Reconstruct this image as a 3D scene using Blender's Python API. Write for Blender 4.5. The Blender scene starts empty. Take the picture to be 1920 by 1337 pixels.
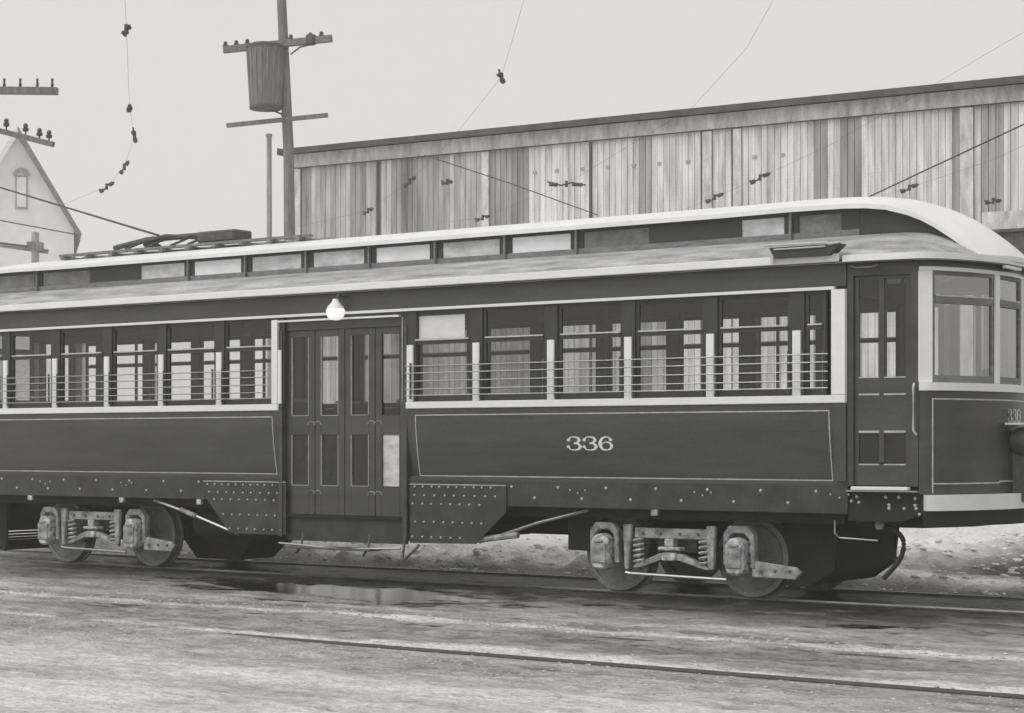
import bpy, math, random
import numpy as np
from mathutils import Vector
random.seed(7)
R = math.radians
S = bpy.context.scene
COL = S.collection

# ------------------------------------------------------------ camera, world, sun, exposure
cam = bpy.data.objects.new('camera', bpy.data.cameras.new('camera'))
COL.objects.link(cam)
cam.data.sensor_width = 36.0
cam.data.lens = 3600.0 / 1920.0 * 36.0
cam.data.shift_y = (833.0 - 668.5) / 1920.0
cam.location = (7.706, -15.972, 1.477)
cam.rotation_euler = (R(90), 0, R(35.2176))
cam.data.clip_start = 0.1
cam.data.clip_end = 6000
S.camera = cam
S.cycles.transparent_max_bounces = 24; S.cycles.volume_bounces = 2

SUN_EL, SUN_AZ = 48.0, 205.0      # high overcast sun behind the camera, to the left
w = bpy.data.worlds.new('World'); S.world = w; w.use_nodes = True
nt = w.node_tree; nt.nodes.clear()
sky = nt.nodes.new('ShaderNodeTexSky'); sky.sky_type = 'NISHITA'; sky.sun_disc = False
sky.sun_elevation = R(SUN_EL); sky.sun_rotation = R(SUN_AZ); sky.dust_density = 4.0
bw = nt.nodes.new('ShaderNodeHueSaturation'); bw.inputs['Saturation'].default_value = 0.0
tint = nt.nodes.new('ShaderNodeMix'); tint.data_type = 'RGBA'; tint.inputs[0].default_value = 0.88
tint.inputs[7].default_value = (7.05, 6.98, 6.82, 1)            # even winter cloud deck
bg = nt.nodes.new('ShaderNodeBackground'); bg.inputs[1].default_value = 0.1
wo = nt.nodes.new('ShaderNodeOutputWorld')
nt.links.new(sky.outputs[0], bw.inputs['Color']); nt.links.new(bw.outputs[0], tint.inputs[6])
nt.links.new(tint.outputs[2], bg.inputs[0]); nt.links.new(bg.outputs[0], wo.inputs[0])

sd = bpy.data.lights.new('sun', 'SUN'); sd.energy = 0.9; sd.angle = R(28); sd.color = (1, 0.985, 0.96)
so = bpy.data.objects.new('sun', sd); COL.objects.link(so)
az = R(SUN_AZ)
sdir = Vector((math.sin(az) * math.cos(R(SUN_EL)), math.cos(az) * math.cos(R(SUN_EL)), math.sin(R(SUN_EL))))
so.rotation_euler = sdir.to_track_quat('Z', 'Y').to_euler()
so.location = (0, -20, 30)
S.view_settings.view_transform = 'Standard'; S.view_settings.look = 'None'
S.view_settings.exposure = 0.16; S.view_settings.gamma = 1.0; S.view_settings.use_curve_mapping = False

# ------------------------------------------------------------ materials
def pmat(name, c, rough=0.6, var=0.15, scale=4.0, stretch=(1, 1, 1), bump=0.0, bscale=30.0, metal=0.0, spec=0.5, objcol=False, warm=1.0, grain=0.12, world=False):
    m = bpy.data.materials.new(name); m.use_nodes = True
    n = m.node_tree.nodes; l = m.node_tree.links
    p = n['Principled BSDF']; p.inputs['Roughness'].default_value = rough; p.inputs['Metallic'].default_value = metal
    p.inputs['Specular IOR Level'].default_value = spec
    tc = n.new('ShaderNodeTexCoord'); mp = n.new('ShaderNodeMapping'); mp.inputs['Scale'].default_value = stretch
    geo = n.new('ShaderNodeNewGeometry')
    l.new(geo.outputs['Position'] if world else tc.outputs['Object'], mp.inputs['Vector'])
    no = n.new('ShaderNodeTexNoise'); no.inputs['Scale'].default_value = scale; no.inputs['Detail'].default_value = 6; no.inputs['Roughness'].default_value = 0.6
    l.new(mp.outputs[0], no.inputs['Vector'])
    mr = n.new('ShaderNodeMapRange'); mr.inputs[1].default_value = 0.3; mr.inputs[2].default_value = 0.7
    mr.inputs[3].default_value = 1 - var; mr.inputs[4].default_value = 1 + var
    l.new(no.outputs[0], mr.inputs[0])
    mx = n.new('ShaderNodeMix'); mx.data_type = 'RGBA'; mx.blend_type = 'MULTIPLY'; mx.inputs[0].default_value = 1
    mx.inputs[6].default_value = (c, c * warm, c * warm * warm * 1.02, 1)
    l.new(mr.outputs[0], mx.inputs[7])
    ng = n.new('ShaderNodeTexNoise'); ng.inputs['Scale'].default_value = 38; ng.inputs['Detail'].default_value = 3; l.new(tc.outputs['Object'], ng.inputs['Vector'])
    mg = n.new('ShaderNodeMapRange'); mg.inputs[1].default_value = 0.3; mg.inputs[2].default_value = 0.7; mg.inputs[3].default_value = 1 - grain; mg.inputs[4].default_value = 1 + grain; l.new(ng.outputs[0], mg.inputs[0])
    mq = n.new('ShaderNodeMix'); mq.data_type = 'RGBA'; mq.blend_type = 'MULTIPLY'; mq.inputs[0].default_value = 1; l.new(mx.outputs[2], mq.inputs[6]); l.new(mg.outputs[0], mq.inputs[7])
    out = mq.outputs[2]
    if objcol:
        oi = n.new('ShaderNodeObjectInfo'); m2 = n.new('ShaderNodeMix'); m2.data_type = 'RGBA'; m2.blend_type = 'MULTIPLY'; m2.inputs[0].default_value = 1
        l.new(out, m2.inputs[6]); l.new(oi.outputs['Color'], m2.inputs[7]); out = m2.outputs[2]
    l.new(out, p.inputs['Base Color'])
    r2 = n.new('ShaderNodeMapRange'); r2.inputs[3].default_value = max(0.02, rough - 0.1); r2.inputs[4].default_value = min(1, rough + 0.12)
    l.new(no.outputs[0], r2.inputs[0]); l.new(r2.outputs[0], p.inputs['Roughness'])
    if bump:
        nb = n.new('ShaderNodeTexNoise'); nb.inputs['Scale'].default_value = bscale; nb.inputs['Detail'].default_value = 4
        l.new(mp.outputs[0], nb.inputs['Vector'])
        b = n.new('ShaderNodeBump'); b.inputs['Strength'].default_value = bump; b.inputs['Distance'].default_value = 0.02
        l.new(nb.outputs[0], b.inputs['Height']); l.new(b.outputs[0], p.inputs['Normal'])
    return m

def glassmat(name, tint=0.9, refl=0.0):
    m = bpy.data.materials.new(name); m.use_nodes = True
    n = m.node_tree.nodes; l = m.node_tree.links; n.clear()
    o = n.new('ShaderNodeOutputMaterial'); t = n.new('ShaderNodeBsdfTransparent'); t.inputs[0].default_value = (tint, tint, tint, 1)
    g = n.new('ShaderNodeBsdfGlossy'); g.inputs['Roughness'].default_value = 0.03
    tc = n.new('ShaderNodeTexCoord'); no = n.new('ShaderNodeTexNoise'); no.inputs['Scale'].default_value = 2.5
    b = n.new('ShaderNodeBump'); b.inputs['Strength'].default_value = 0.12; b.inputs['Distance'].default_value = 0.02
    l.new(tc.outputs['Object'], no.inputs['Vector']); l.new(no.outputs[0], b.inputs['Height']); l.new(b.outputs[0], g.inputs['Normal'])
    lw_ = n.new('ShaderNodeLayerWeight'); lw_.inputs[0].default_value = 0.5
    f = n.new('ShaderNodeMath'); f.operation = 'POWER'; f.inputs[1].default_value = 4.0; l.new(lw_.outputs['Facing'], f.inputs[0])
    a = n.new('ShaderNodeMath'); a.operation = 'ADD'; a.inputs[1].default_value = refl + 0.06
    l.new(f.outputs[0], a.inputs[0])
    mx = n.new('ShaderNodeMixShader'); l.new(a.outputs[0], mx.inputs[0]); l.new(t.outputs[0], mx.inputs[1]); l.new(g.outputs[0], mx.inputs[2])
    l.new(mx.outputs[0], o.inputs[0]); return m

M = {}
M['body'] = pmat('dark_coach_paint', 0.06, 0.33, 0.28, 1.6, (0.5, 1, 2.6), 0.35, 1.3, spec=0.5)
M['skirt'] = pmat('dark_skirt_paint', 0.05, 0.5, 0.4, 3.5, (1, 1, 1), 0.1, 25, spec=0.35)
M['trim'] = pmat('cream_paint', 0.82, 0.45, 0.05, 5, grain=0.025)
M['white'] = pmat('white_post_paint', 0.86, 0.45, 0.04, 4, grain=0.025)
M['stripe'] = pmat('cream_line', 0.5, 0.5, 0.2, 8)
M['roof'] = pmat('painted_canvas_roof', 0.4, 0.75, 0.5, 3.2, (0.5, 1.6, 3), 0.25, 18)
M['roofedge'] = pmat('pale_roof_edge', 0.85, 0.55, 0.08, 3, (0.5, 1, 2), grain=0.025)  # paler than the roof, along the eave
M['monitor'] = pmat('monitor_roof_canvas', 0.85, 0.6, 0.07, 2, grain=0.025)
M['dark'] = pmat('dark_sash_paint', 0.04, 0.5, 0.2, 5)
M['cler'] = pmat('clerestory_sash_paint', 0.035, 0.5, 0.2, 5)
M['clersill'] = pmat('clerestory_sill_paint', 0.2, 0.6, 0.3, 6, (1, 1, 5))
M['under'] = pmat('underbody_grime', 0.02, 0.85, 0.35, 5, bump=0.3, bscale=14)
M['truck'] = pmat('dusty_truck_iron', 0.33, 0.75, 0.62, 9, bump=0.7, bscale=22)
M['truckd'] = pmat('greasy_truck_iron', 0.11, 0.6, 0.4, 8, bump=0.4, bscale=22)
M['cover'] = pmat('mud_caked_box', 0.5, 0.8, 0.65, 16, bump=0.7, bscale=24)
M['wheel'] = pmat('wheel_iron', 0.2, 0.6, 0.3, 9, bump=0.2)
M['tread'] = pmat('worn_tread_steel', 0.3, 0.4, 0.2, 9, metal=0.5)
M['bar'] = pmat('nickel_guard_bar', 0.4, 0.35, 0.1, 8, metal=0.6)
M['brass'] = pmat('polished_rail', 0.55, 0.4, 0.1, 8)
M['inside'] = pmat('interior_woodwork', 0.07, 0.55, 0.3, 4)
M['floor'] = pmat('interior_floor', 0.08, 0.8, 0.2, 4)
M['seat'] = pmat('rattan_seat', 0.1, 0.7, 0.2, 20)
M['blind'] = pmat('pale_roller_blind', 0.92, 0.8, 0.08, 6, grain=0.025)
M['paleglass'] = pmat('bright_painted_glass', 0.85, 0.25, 0.1, 2.5, (1, 1, 2), grain=0.025)  # sky brightness of clerestory panes painted in as pale opaque colour; also headlight lens
M['midglass'] = pmat('sheen_painted_glass', 0.6, 0.2, 0.3, 5, (1, 1, 2), grain=0.025)  # sky sheen on panes painted in as an opaque grey
M['duskglass'] = pmat('sooty_glass', 0.16, 0.15, 0.35, 5)
M['panelglass'] = pmat('smoked_glass', 0.018, 0.08, 0.3, 4)
M['glass'] = glassmat('window_glass', 0.92, 0.01)
M['oldglass'] = glassmat('reflective_vestibule_glass', 0.7, 0.3)
M['dimglass'] = glassmat('dimmed_window_glass', 0.55, 0.0)  # dimness of the view is put into the pane tint
M['bolt'] = pmat('bright_bolt_head', 0.55, 0.4, 0.2, 20)
M['gear'] = pmat('roof_gear_iron', 0.09, 0.7, 0.3, 10)
M['snow'] = pmat('fallen_snow', 0.82, 0.8, 0.12, 6, bump=0.3, bscale=12)
M['rail'] = pmat('rail_steel', 0.16, 0.35, 0.3, 12, metal=0.4)
M['rusty'] = pmat('old_rail_steel', 0.06, 0.6, 0.3, 12)
M['board'] = pmat('weathered_boards', 0.68, 0.85, 0.38, 1.5, (4.5, 1, 0.4), 0.3, 30, objcol=True, world=True)
M['barntrim'] = pmat('weathered_trim_boards', 0.62, 0.85, 0.35, 2.0, (3, 1, 1.0), 0.2, 30, world=True)
M['barnback'] = pmat('barn_inner_wall', 0.07, 0.9, 0.3, 3)
M['barnroof'] = pmat('tarred_roof_edge', 0.09, 0.8, 0.4, 3)
M['pole'] = pmat('old_pole_wood', 0.21, 0.9, 0.35, 4, (4, 4, 0.6), 0.3, 20)
M['palepole'] = pmat('bleached_pole_wood', 0.35, 0.9, 0.3, 4, (4, 4, 0.6), 0.3, 20)
M['tank'] = pmat('ribbed_tank_paint', 0.2, 0.7, 0.3, 5, (3, 3, 0.5))
M['ceramic'] = pmat('glazed_insulator', 0.06, 0.3, 0.2, 10)
M['wire'] = pmat('line_wire', 0.07, 0.6, 0.2, 10)
M['midplate'] = pmat('weathered_plate', 0.38, 0.8, 0.2, 8)
M['house'] = pmat('pale_clapboard', 0.8, 0.85, 0.08, 2, grain=0.025)
M['houseroof'] = pmat('shingle_roof', 0.2, 0.9, 0.35, 5)
M['housedim'] = pmat('grey_window_trim', 0.3, 0.8, 0.2, 5)
M['rubber'] = pmat('black_rubber_hose', 0.03, 0.6, 0.2, 10)
M['lamp'] = pmat('white_enamel', 0.9, 0.3, 0.03, 5, grain=0.025)
M['globe'] = pmat('lit_opal_globe', 0.9, 0.3, 0.03, 5)
M['globe'].node_tree.nodes['Principled BSDF'].inputs['Emission Color'].default_value = (1, 0.98, 0.95, 1)
M['globe'].node_tree.nodes['Principled BSDF'].inputs['Emission Strength'].default_value = 0.6

# ------------------------------------------------------------ mesh helpers
ORG = {}
class MB:
    def __init__(s, xf=None): s.v = []; s.f = []; s.xf = xf
    def pt(s, p):
        s.v.append(tuple(s.xf(*p)) if s.xf else tuple(p)); return len(s.v) - 1
    def box(s, x0, x1, y0, y1, z0, z1):
        a = [s.pt((x, y, z)) for z in (z0, z1) for x, y in ((x0, y0), (x1, y0), (x1, y1), (x0, y1))]
        s.f += [(a[0], a[3], a[2], a[1]), (a[4], a[5], a[6], a[7]), (a[0], a[1], a[5], a[4]), (a[1], a[2], a[6], a[5]), (a[2], a[3], a[7], a[6]), (a[3], a[0], a[4], a[7])]
        return s
    def pane(s, x0, x1, y, z0, z1):
        a = [s.pt(p) for p in ((x0, y, z0), (x1, y, z0), (x1, y, z1), (x0, y, z1))]; s.f.append(tuple(a)); return s
    def prism(s, poly, y0, y1, axis='y'):          # poly in (x,z) pushed along y, or (x,y) along z, or (y,z) along x
        mk = {'y': lambda a, b, c: (a, c, b), 'z': lambda a, b, c: (a, b, c), 'x': lambda a, b, c: (c, a, b)}[axis]
        A = [s.pt(mk(a, b, y0)) for a, b in poly]; B = [s.pt(mk(a, b, y1)) for a, b in poly]; n = len(poly)
        s.f.append(tuple(A)); s.f.append(tuple(reversed(B)))
        for i in range(n): j = (i + 1) % n; s.f.append((A[i], B[i], B[j], A[j]))
        return s
    def tube(s, pts, r, n=8, r2=None):
        P = [Vector(p) for p in pts]; rings = []
        for i, p in enumerate(P):
            t = (P[min(i + 1, len(P) - 1)] - P[max(i - 1, 0)]).normalized()
            u = t.cross(Vector((0, 0, 1)))
            if u.length < 0.05: u = t.cross(Vector((0, 1, 0)))
            u.normalize(); v = t.cross(u)
            k = i / (len(P) - 1); rr = r if r2 is None else r + (r2 - r) * k
            rings.append([s.pt(p + rr * (math.cos(a) * u + math.sin(a) * v)) for a in [2 * math.pi * q / n for q in range(n)]])
        for a, b in zip(rings, rings[1:]):
            for q in range(n): s.f.append((a[q], a[(q + 1) % n], b[(q + 1) % n], b[q]))
        s.f.append(tuple(reversed(rings[0]))); s.f.append(tuple(rings[-1]))
        return s
    def lathe(s, prof, c, axis='y', n=24):         # prof = (radius, along)
        rings = []
        for r, h in prof:
            ring = []
            for q in range(n):
                a = 2 * math.pi * q / n; x, y = r * math.cos(a), r * math.sin(a)
                ring.append(s.pt((c[0] + x, c[1] + h, c[2] + y) if axis == 'y' else ((c[0] + x, c[1] + y, c[2] + h) if axis == 'z' else (c[0] + h, c[1] + x, c[2] + y))))
            rings.append(ring)
        for a, b in zip(rings, rings[1:]):
            for q in range(n): s.f.append((a[q], a[(q + 1) % n], b[(q + 1) % n], b[q]))
        s.f.append(tuple(reversed(rings[0]))); s.f.append(tuple(rings[-1]))
        return s
    def ribbon(s, path, z0, z1, th=0.03, closed=False):   # wall that follows a plan path, thickness to the left of travel
        P = [Vector((a, b)) for a, b in path]; n = len(P); Q = []
        for i in range(n):
            a = P[max(i - 1, 0)]; b = P[min(i + 1, n - 1)]; t = (b - a).normalized(); Q.append(P[i] + th * Vector((-t.y, t.x)))
        I = []
        for i in range(n): I.append([s.pt((P[i].x, P[i].y, z0)), s.pt((P[i].x, P[i].y, z1)), s.pt((Q[i].x, Q[i].y, z1)), s.pt((Q[i].x, Q[i].y, z0))])
        for a, b in zip(I, I[1:]):
            for q in range(4): s.f.append((a[q], b[q], b[(q + 1) % 4], a[(q + 1) % 4]))
        s.f.append(tuple(reversed(I[0]))); s.f.append(tuple(I[-1]))
        return s
    def grid(s, rows):
        I = [[s.pt(p) for p in r] for r in rows]
        for a, b in zip(I, I[1:]):
            for q in range(len(a) - 1): s.f.append((a[q], a[q + 1], b[q + 1], b[q]))
        return s
    def build(s, name, mat, parent=None, smooth=False, bevel=0.0, loc=None):
        base = ORG.get(parent, Vector((0, 0, 0))) if parent else Vector((0, 0, 0))
        o_w = Vector(loc) if loc is not None else base
        me = bpy.data.meshes.new(name)
        me.from_pydata([tuple(Vector(v) - o_w) for v in s.v], [], s.f); me.materials.append(M[mat] if isinstance(mat, str) else mat)
        me.update()
        import bmesh
        b = bmesh.new(); b.from_mesh(me); bmesh.ops.recalc_face_normals(b, faces=b.faces); b.to_mesh(me); b.free()
        if smooth:
            me.shade_smooth()
            try: me.set_sharp_from_angle(angle=R(40))
            except Exception: pass
        o = bpy.data.objects.new(name, me); COL.objects.link(o)
        o.location = o_w - base
        if parent: o.parent = parent
        ORG[o] = o_w
        if bevel:
            bv = o.modifiers.new('bevel', 'BEVEL'); bv.width = bevel; bv.segments = 1; bv.limit_method = 'ANGLE'
        return o

def thing(name, loc, label, cat, group=None):
    o = bpy.data.objects.new(name, None); COL.objects.link(o); o.location = loc; o.empty_display_size = 0.2
    o['label'] = label; o['category'] = cat
    if group: o['group'] = group
    ORG[o] = Vector(loc); return o
def tag(o, label=None, cat=None, group=None, kind=None):
    for k, v in (('label', label), ('category', cat), ('group', group), ('kind', kind)):
        if v: o[k] = v
    return o
def dup(o, dx, parent=None, dy=0, dz=0, extra=None):
    c = o.copy(); COL.objects.link(c)
    c.parent = parent if parent is not None else o.parent
    if parent is None: c.location = o.location + Vector((dx, dy, dz))
    ORG[c] = ORG.get(o, Vector((0, 0, 0))) + Vector((dx, dy, dz))
    for ch in list(o.children): dup_child(ch, c, dx)
    return c
def dup_child(o, parent, dx):
    c = o.copy(); COL.objects.link(c); c.parent = parent
    ORG[c] = ORG.get(o, Vector((0, 0, 0))) + Vector((dx, 0, 0))
    for ch in list(o.children): dup_child(ch, c, dx)

# ------------------------------------------------------------ ground
rng = np.random.RandomState(3)
TAB = rng.rand(256, 256)
def vnoise(x, y):
    xi = np.floor(x).astype(int); yi = np.floor(y).astype(int); fx = x - xi; fy = y - yi
    fx = fx * fx * (3 - 2 * fx); fy = fy * fy * (3 - 2 * fy)
    g = lambda a, b: TAB[a % 256, b % 256]
    return (g(xi, yi) * (1 - fx) + g(xi + 1, yi) * fx) * (1 - fy) + (g(xi, yi + 1) * (1 - fx) + g(xi + 1, yi + 1) * fx) * fy
def fbm(x, y, o=5):
    v = 0; a = 0.5; t = 0
    for k in range(o): v = v + a * vnoise(x * 2 ** k + 17.3 * k, y * 2 ** k + 9.1 * k); t += a; a *= 0.55
    return v / t
def sm(a, b, x): t = np.clip((x - a) / (b - a), 0, 1); return t * t * (3 - 2 * t)

RAILS = [0.53, 1.965]; ADJ = [-5.0, -3.565]
def ground_fields(X, Y):
    wav = (fbm(X * 0.5, Y * 0.7) - 0.5)
    st = fbm(X * 0.55 + 40, Y * 1.5)                       # long streaks that follow the tracks
    st2 = fbm(X * 2.0 + 7, Y * 3.4 + 3)
    fine = fbm(X * 5, Y * 7)
    lump = fbm(X * 2.2 + 11, Y * 2.6)
    # snow bank behind the track
    sn = sm(2.35, 2.9, Y + 1.3 * wav + 0.25 * (lump - 0.5))
    # wet trackbed and gutter, with the car's shade painted in too
    wet_shade = sm(-2.3, 0.1, Y + 2.6 * wav + 1.1 * (st - 0.5)) * (1 - sn)
    wet_shade = wet_shade * sm(-12.6, -9.5, X + 2 * wav)
    wet_shade = wet_shade * (0.55 + 0.45 * sm(0.35, 0.55, st2 + 0.25 * sm(-0.6, 0.2, Y)))
    wet_shade = np.maximum(wet_shade, sm(-0.2, 0.35, Y + 0.8 * wav) * (1 - sn) * sm(-12.6, -9.5, X + 2 * wav))  # forced to full under the car to paint its contact shade
    # puddles beside the centre door
    pud = np.exp(-(((X + 4.9) / 2.3) ** 2 + ((Y + 0.9) / 0.85) ** 2)) * 1.25 + 0.5 * np.exp(-(((X - 1.4) / 0.9) ** 2 + ((Y + 1.5) / 0.35) ** 2)) - 0.42 * sm(0.4, 0.7, fbm(X * 1.4 + 3, Y * 3.2))
    pud = pud + 0.95 * sm(0.52, 0.66, fbm(X * 0.9 + 21, Y * 2.2 + 4)) * np.exp(-((Y + 1.3) / 1.1) ** 2) * sm(-11, -8, X)
    pud = sm(0.38, 0.62, pud)
    # brightness of the slush, 0 dirty .. 1 clean
    cl = sm(0.30, 0.70, 0.5 * st + 0.28 * st2 + 0.22 * fine)
    cl = 0.24 + 0.30 * cl + 0.16 * (fbm(X * 1.2 + 5, Y * 9.0) - 0.5)
    for yc, wd, am in ((-3.1, 0.17, 0.6), (-4.78, 0.16, 0.7), (-5.35, 0.1, -0.12), (-3.85, 0.25, -0.14), (-2.35, 0.14, 0.18), (-6.7, 0.4, 0.2), (-8.2, 0.5, 0.22), (-5.9, 0.05, 0.12), (-4.2, 0.04, 0.12), (-2.75, 0.12, -0.1)):
        cl = cl + am * np.exp(-((Y - yc + 0.18 * wav) / wd) ** 2) * (0.7 + 0.6 * st2)
    cl = cl + 0.3 * sm(-5, -12, X) * sm(1, -3, Y)
    cl = cl + 0.28 * sm(-4.5, -8, Y)
    cl = np.clip(cl, 0, 1)
    sc = 1 - 1.0 * sm(-1.8, 0.2, X) * sm(3.1, 3.7, Y + wav) - 0.15 * sm(6, 9, Y)
    cl = cl * (1 - sn) + sc * sn
    h = -0.018 + 0.05 * (st - 0.5) + 0.035 * (st2 - 0.5) + 0.035 * (lump - 0.5) + 0.03 * (fine - 0.5) + 0.03 * wav
    h = h * (1 - pud) - 0.03 * pud
    bed = sm(0.25, 0.45, Y) * (1 - sm(2.05, 2.3, Y)); h = h - 0.035 * bed
    bank = 0.10 + 0.24 * (lump - 0.35) + 0.22 * (fine - 0.5) + 0.1 * sm(3, 6, Y)
    bank = bank * (1 - 0.6 * sm(-1.2, 0.4, X))
    h = h * (1 - sn) + sn * bank
    for yr in [ADJ[0]] + RAILS:
        near = np.exp(-((Y - yr) / 0.16) ** 2); cov = (1 - sm(-4.5, -1.0, X)) if yr == ADJ[0] else 0.0; h = h * (1 - near) + near * (-0.02 + 0.04 * cov)
        g = np.exp(-((Y - yr - 0.075) / 0.035) ** 2) * (1 - cov); h = h - 0.05 * g
        wet_shade = np.clip(wet_shade + 0.5 * g, 0, 1)
    h = h + 0.03 * np.exp(-((Y + 3.5) / 0.25) ** 2)
    return h, sn, wet_shade, pud, cl
gx = np.concatenate([[-1500, -500, -160, -70, -42], np.arange(-32, -14, 0.14), np.arange(-14, 4.6, 0.055), np.arange(4.7, 14, 0.14), [20, 40, 120, 500, 1500]])
gy = np.concatenate([[-1500, -300, -60, -22], np.arange(-14, -9.4, 0.2), np.arange(-9.4, 4.2, 0.045), np.arange(4.3, 19, 0.13), [22, 30, 60, 160, 500, 1500]])
X, Y = np.meshgrid(gx, gy)
H, SN, WET_SHADE, PUD, CL = ground_fields(X, Y)
far = (np.abs(X) > 35) | (Y < -20) | (Y > 20)
H[far] = 0.0
ny, nx = X.shape
me = bpy.data.meshes.new('ground')
co = np.stack([X, Y, H], -1).reshape(-1, 3).astype(np.float32)
idx = np.arange(nx * ny).reshape(ny, nx)
q = np.stack([idx[:-1, :-1], idx[:-1, 1:], idx[1:, 1:], idx[1:, :-1]], -1).reshape(-1, 4)
me.vertices.add(len(co)); me.vertices.foreach_set('co', co.ravel())
me.loops.add(q.size); me.loops.foreach_set('vertex_index', q.ravel().astype(np.int32))
me.polygons.add(len(q)); me.polygons.foreach_set('loop_start', (np.arange(len(q)) * 4).astype(np.int32))
me.polygons.foreach_set('use_smooth', np.ones(len(q), bool))
me.update(calc_edges=True)
for nm, F in (('snow', SN), ('wet_shade', WET_SHADE), ('puddle', PUD), ('clean', CL)):
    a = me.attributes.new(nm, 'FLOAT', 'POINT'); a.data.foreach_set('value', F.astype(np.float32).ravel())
gm = bpy.data.materials.new('slushy_street'); gm.use_nodes = True
n = gm.node_tree.nodes; l = gm.node_tree.links; P = n['Principled BSDF']
def attr(nm): a = n.new('ShaderNodeAttribute'); a.attribute_name = nm; return a.outputs['Fac']
def mixc(f, a, b):
    m = n.new('ShaderNodeMix'); m.data_type = 'RGBA'
    l.new(f, m.inputs[0])
    for k, v in ((6, a), (7, b)):
        if isinstance(v, float): m.inputs[k].default_value = (v, v * 0.995, v * 0.985, 1)
        else: l.new(v, m.inputs[k])
    return m.outputs[2]
def mixf(f, a, b):
    m = n.new('ShaderNodeMix'); m.data_type = 'FLOAT'; l.new(f, m.inputs[0])
    for k, v in ((2, a), (3, b)):
        if isinstance(v, float): m.inputs[k].default_value = v
        else: l.new(v, m.inputs[k])
    return m.outputs[0]
tc = n.new('ShaderNodeTexCoord'); mp = n.new('ShaderNodeMapping'); mp.inputs['Scale'].default_value = (1, 1.25, 1); l.new(tc.outputs['Object'], mp.inputs[0])
na = n.new('ShaderNodeTexNoise'); na.inputs['Scale'].default_value = 7; na.inputs['Detail'].default_value = 8; na.inputs['Roughness'].default_value = 0.7; l.new(mp.outputs[0], na.inputs[0])
ad = n.new('ShaderNodeMath'); ad.operation = 'MULTIPLY_ADD'; ad.inputs[1].default_value = 1.5; ad.inputs[2].default_value = -0.75; l.new(na.outputs[0], ad.inputs[0])
def jit(s, k):
    m = n.new('ShaderNodeMath'); m.operation = 'MULTIPLY_ADD'; m.inputs[1].default_value = k; m.use_clamp = True
    l.new(ad.outputs[0], m.inputs[0]); l.new(s, m.inputs[2]); return m.outputs[0]
mp2 = n.new('ShaderNodeMapping'); mp2.inputs['Scale'].default_value = (1, 3.2, 1); l.new(tc.outputs['Object'], mp2.inputs[0])
ns = n.new('ShaderNodeTexNoise'); ns.inputs['Scale'].default_value = 1.9; ns.inputs['Detail'].default_value = 10; ns.inputs['Roughness'].default_value = 0.72; ns.inputs['Distortion'].default_value = 0.4; l.new(mp2.outputs[0], ns.inputs[0])
as_ = n.new('ShaderNodeMath'); as_.operation = 'MULTIPLY_ADD'; as_.inputs[1].default_value = 1.15; as_.inputs[2].default_value = -0.575; l.new(ns.outputs[0], as_.inputs[0])
def jit2(s):
    m = n.new('ShaderNodeMath'); m.operation = 'ADD'; m.use_clamp = True; l.new(as_.outputs[0], m.inputs[0]); l.new(s, m.inputs[1]); return m.outputs[0]
base = mixc(jit(jit2(attr('clean')), 0.6), 0.10, 0.78)
nv = n.new('ShaderNodeTexNoise'); nv.inputs['Scale'].default_value = 15; nv.inputs['Detail'].default_value = 9; nv.inputs['Roughness'].default_value = 0.68; nv.inputs['Distortion'].default_value = 0.6; l.new(mp.outputs[0], nv.inputs[0])
nr = n.new('ShaderNodeMapRange'); nr.inputs[1].default_value = 0.40; nr.inputs[2].default_value = 0.56; nr.inputs[3].default_value = 0.8; nr.inputs[4].default_value = 1.12; l.new(nv.outputs[0], nr.inputs[0])
bm2 = n.new('ShaderNodeMix'); bm2.data_type = 'RGBA'; bm2.blend_type = 'MULTIPLY'; bm2.inputs[0].default_value = 1; l.new(base, bm2.inputs[6]); l.new(nr.outputs[0], bm2.inputs[7]); base = bm2.outputs[2]
c1 = mixc(jit(attr('wet_shade'), 0.8), base, 0.016)  # real wetness and painted car shade share this dark colour
c2 = mixc(attr('puddle'), c1, 0.02)
snc = mixc(jit(attr('clean'), 0.5), 0.07, 0.9)
c3 = mixc(jit(attr('snow'), 0.35), c2, snc)
l.new(c3, P.inputs['Base Color'])
rw = n.new('ShaderNodeMapRange'); rw.inputs[1].default_value = 0.38; rw.inputs[2].default_value = 0.62; rw.inputs[3].default_value = 0.26; rw.inputs[4].default_value = 0.8; l.new(ns.outputs[0], rw.inputs[0])
r1 = mixf(jit(attr('wet_shade'), 0.8), rw.outputs[0], 0.42); r2 = mixf(attr('puddle'), r1, 0.06); r3 = mixf(attr('snow'), r2, 0.85)
l.new(r3, P.inputs['Roughness'])
nb = n.new('ShaderNodeTexNoise'); nb.inputs['Scale'].default_value = 22; nb.inputs['Detail'].default_value = 6; l.new(mp.outputs[0], nb.inputs[0])
bs = mixf(attr('puddle'), 0.9, 0.03)
b = n.new('ShaderNodeBump'); b.inputs['Distance'].default_value = 0.04; l.new(nb.outputs[0], b.inputs['Height']); l.new(bs, b.inputs['Strength']); l.new(b.outputs[0], P.inputs['Normal'])
me.materials.append(gm)
g = bpy.data.objects.new('ground', me); COL.objects.link(g); g['kind'] = 'structure'

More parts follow.
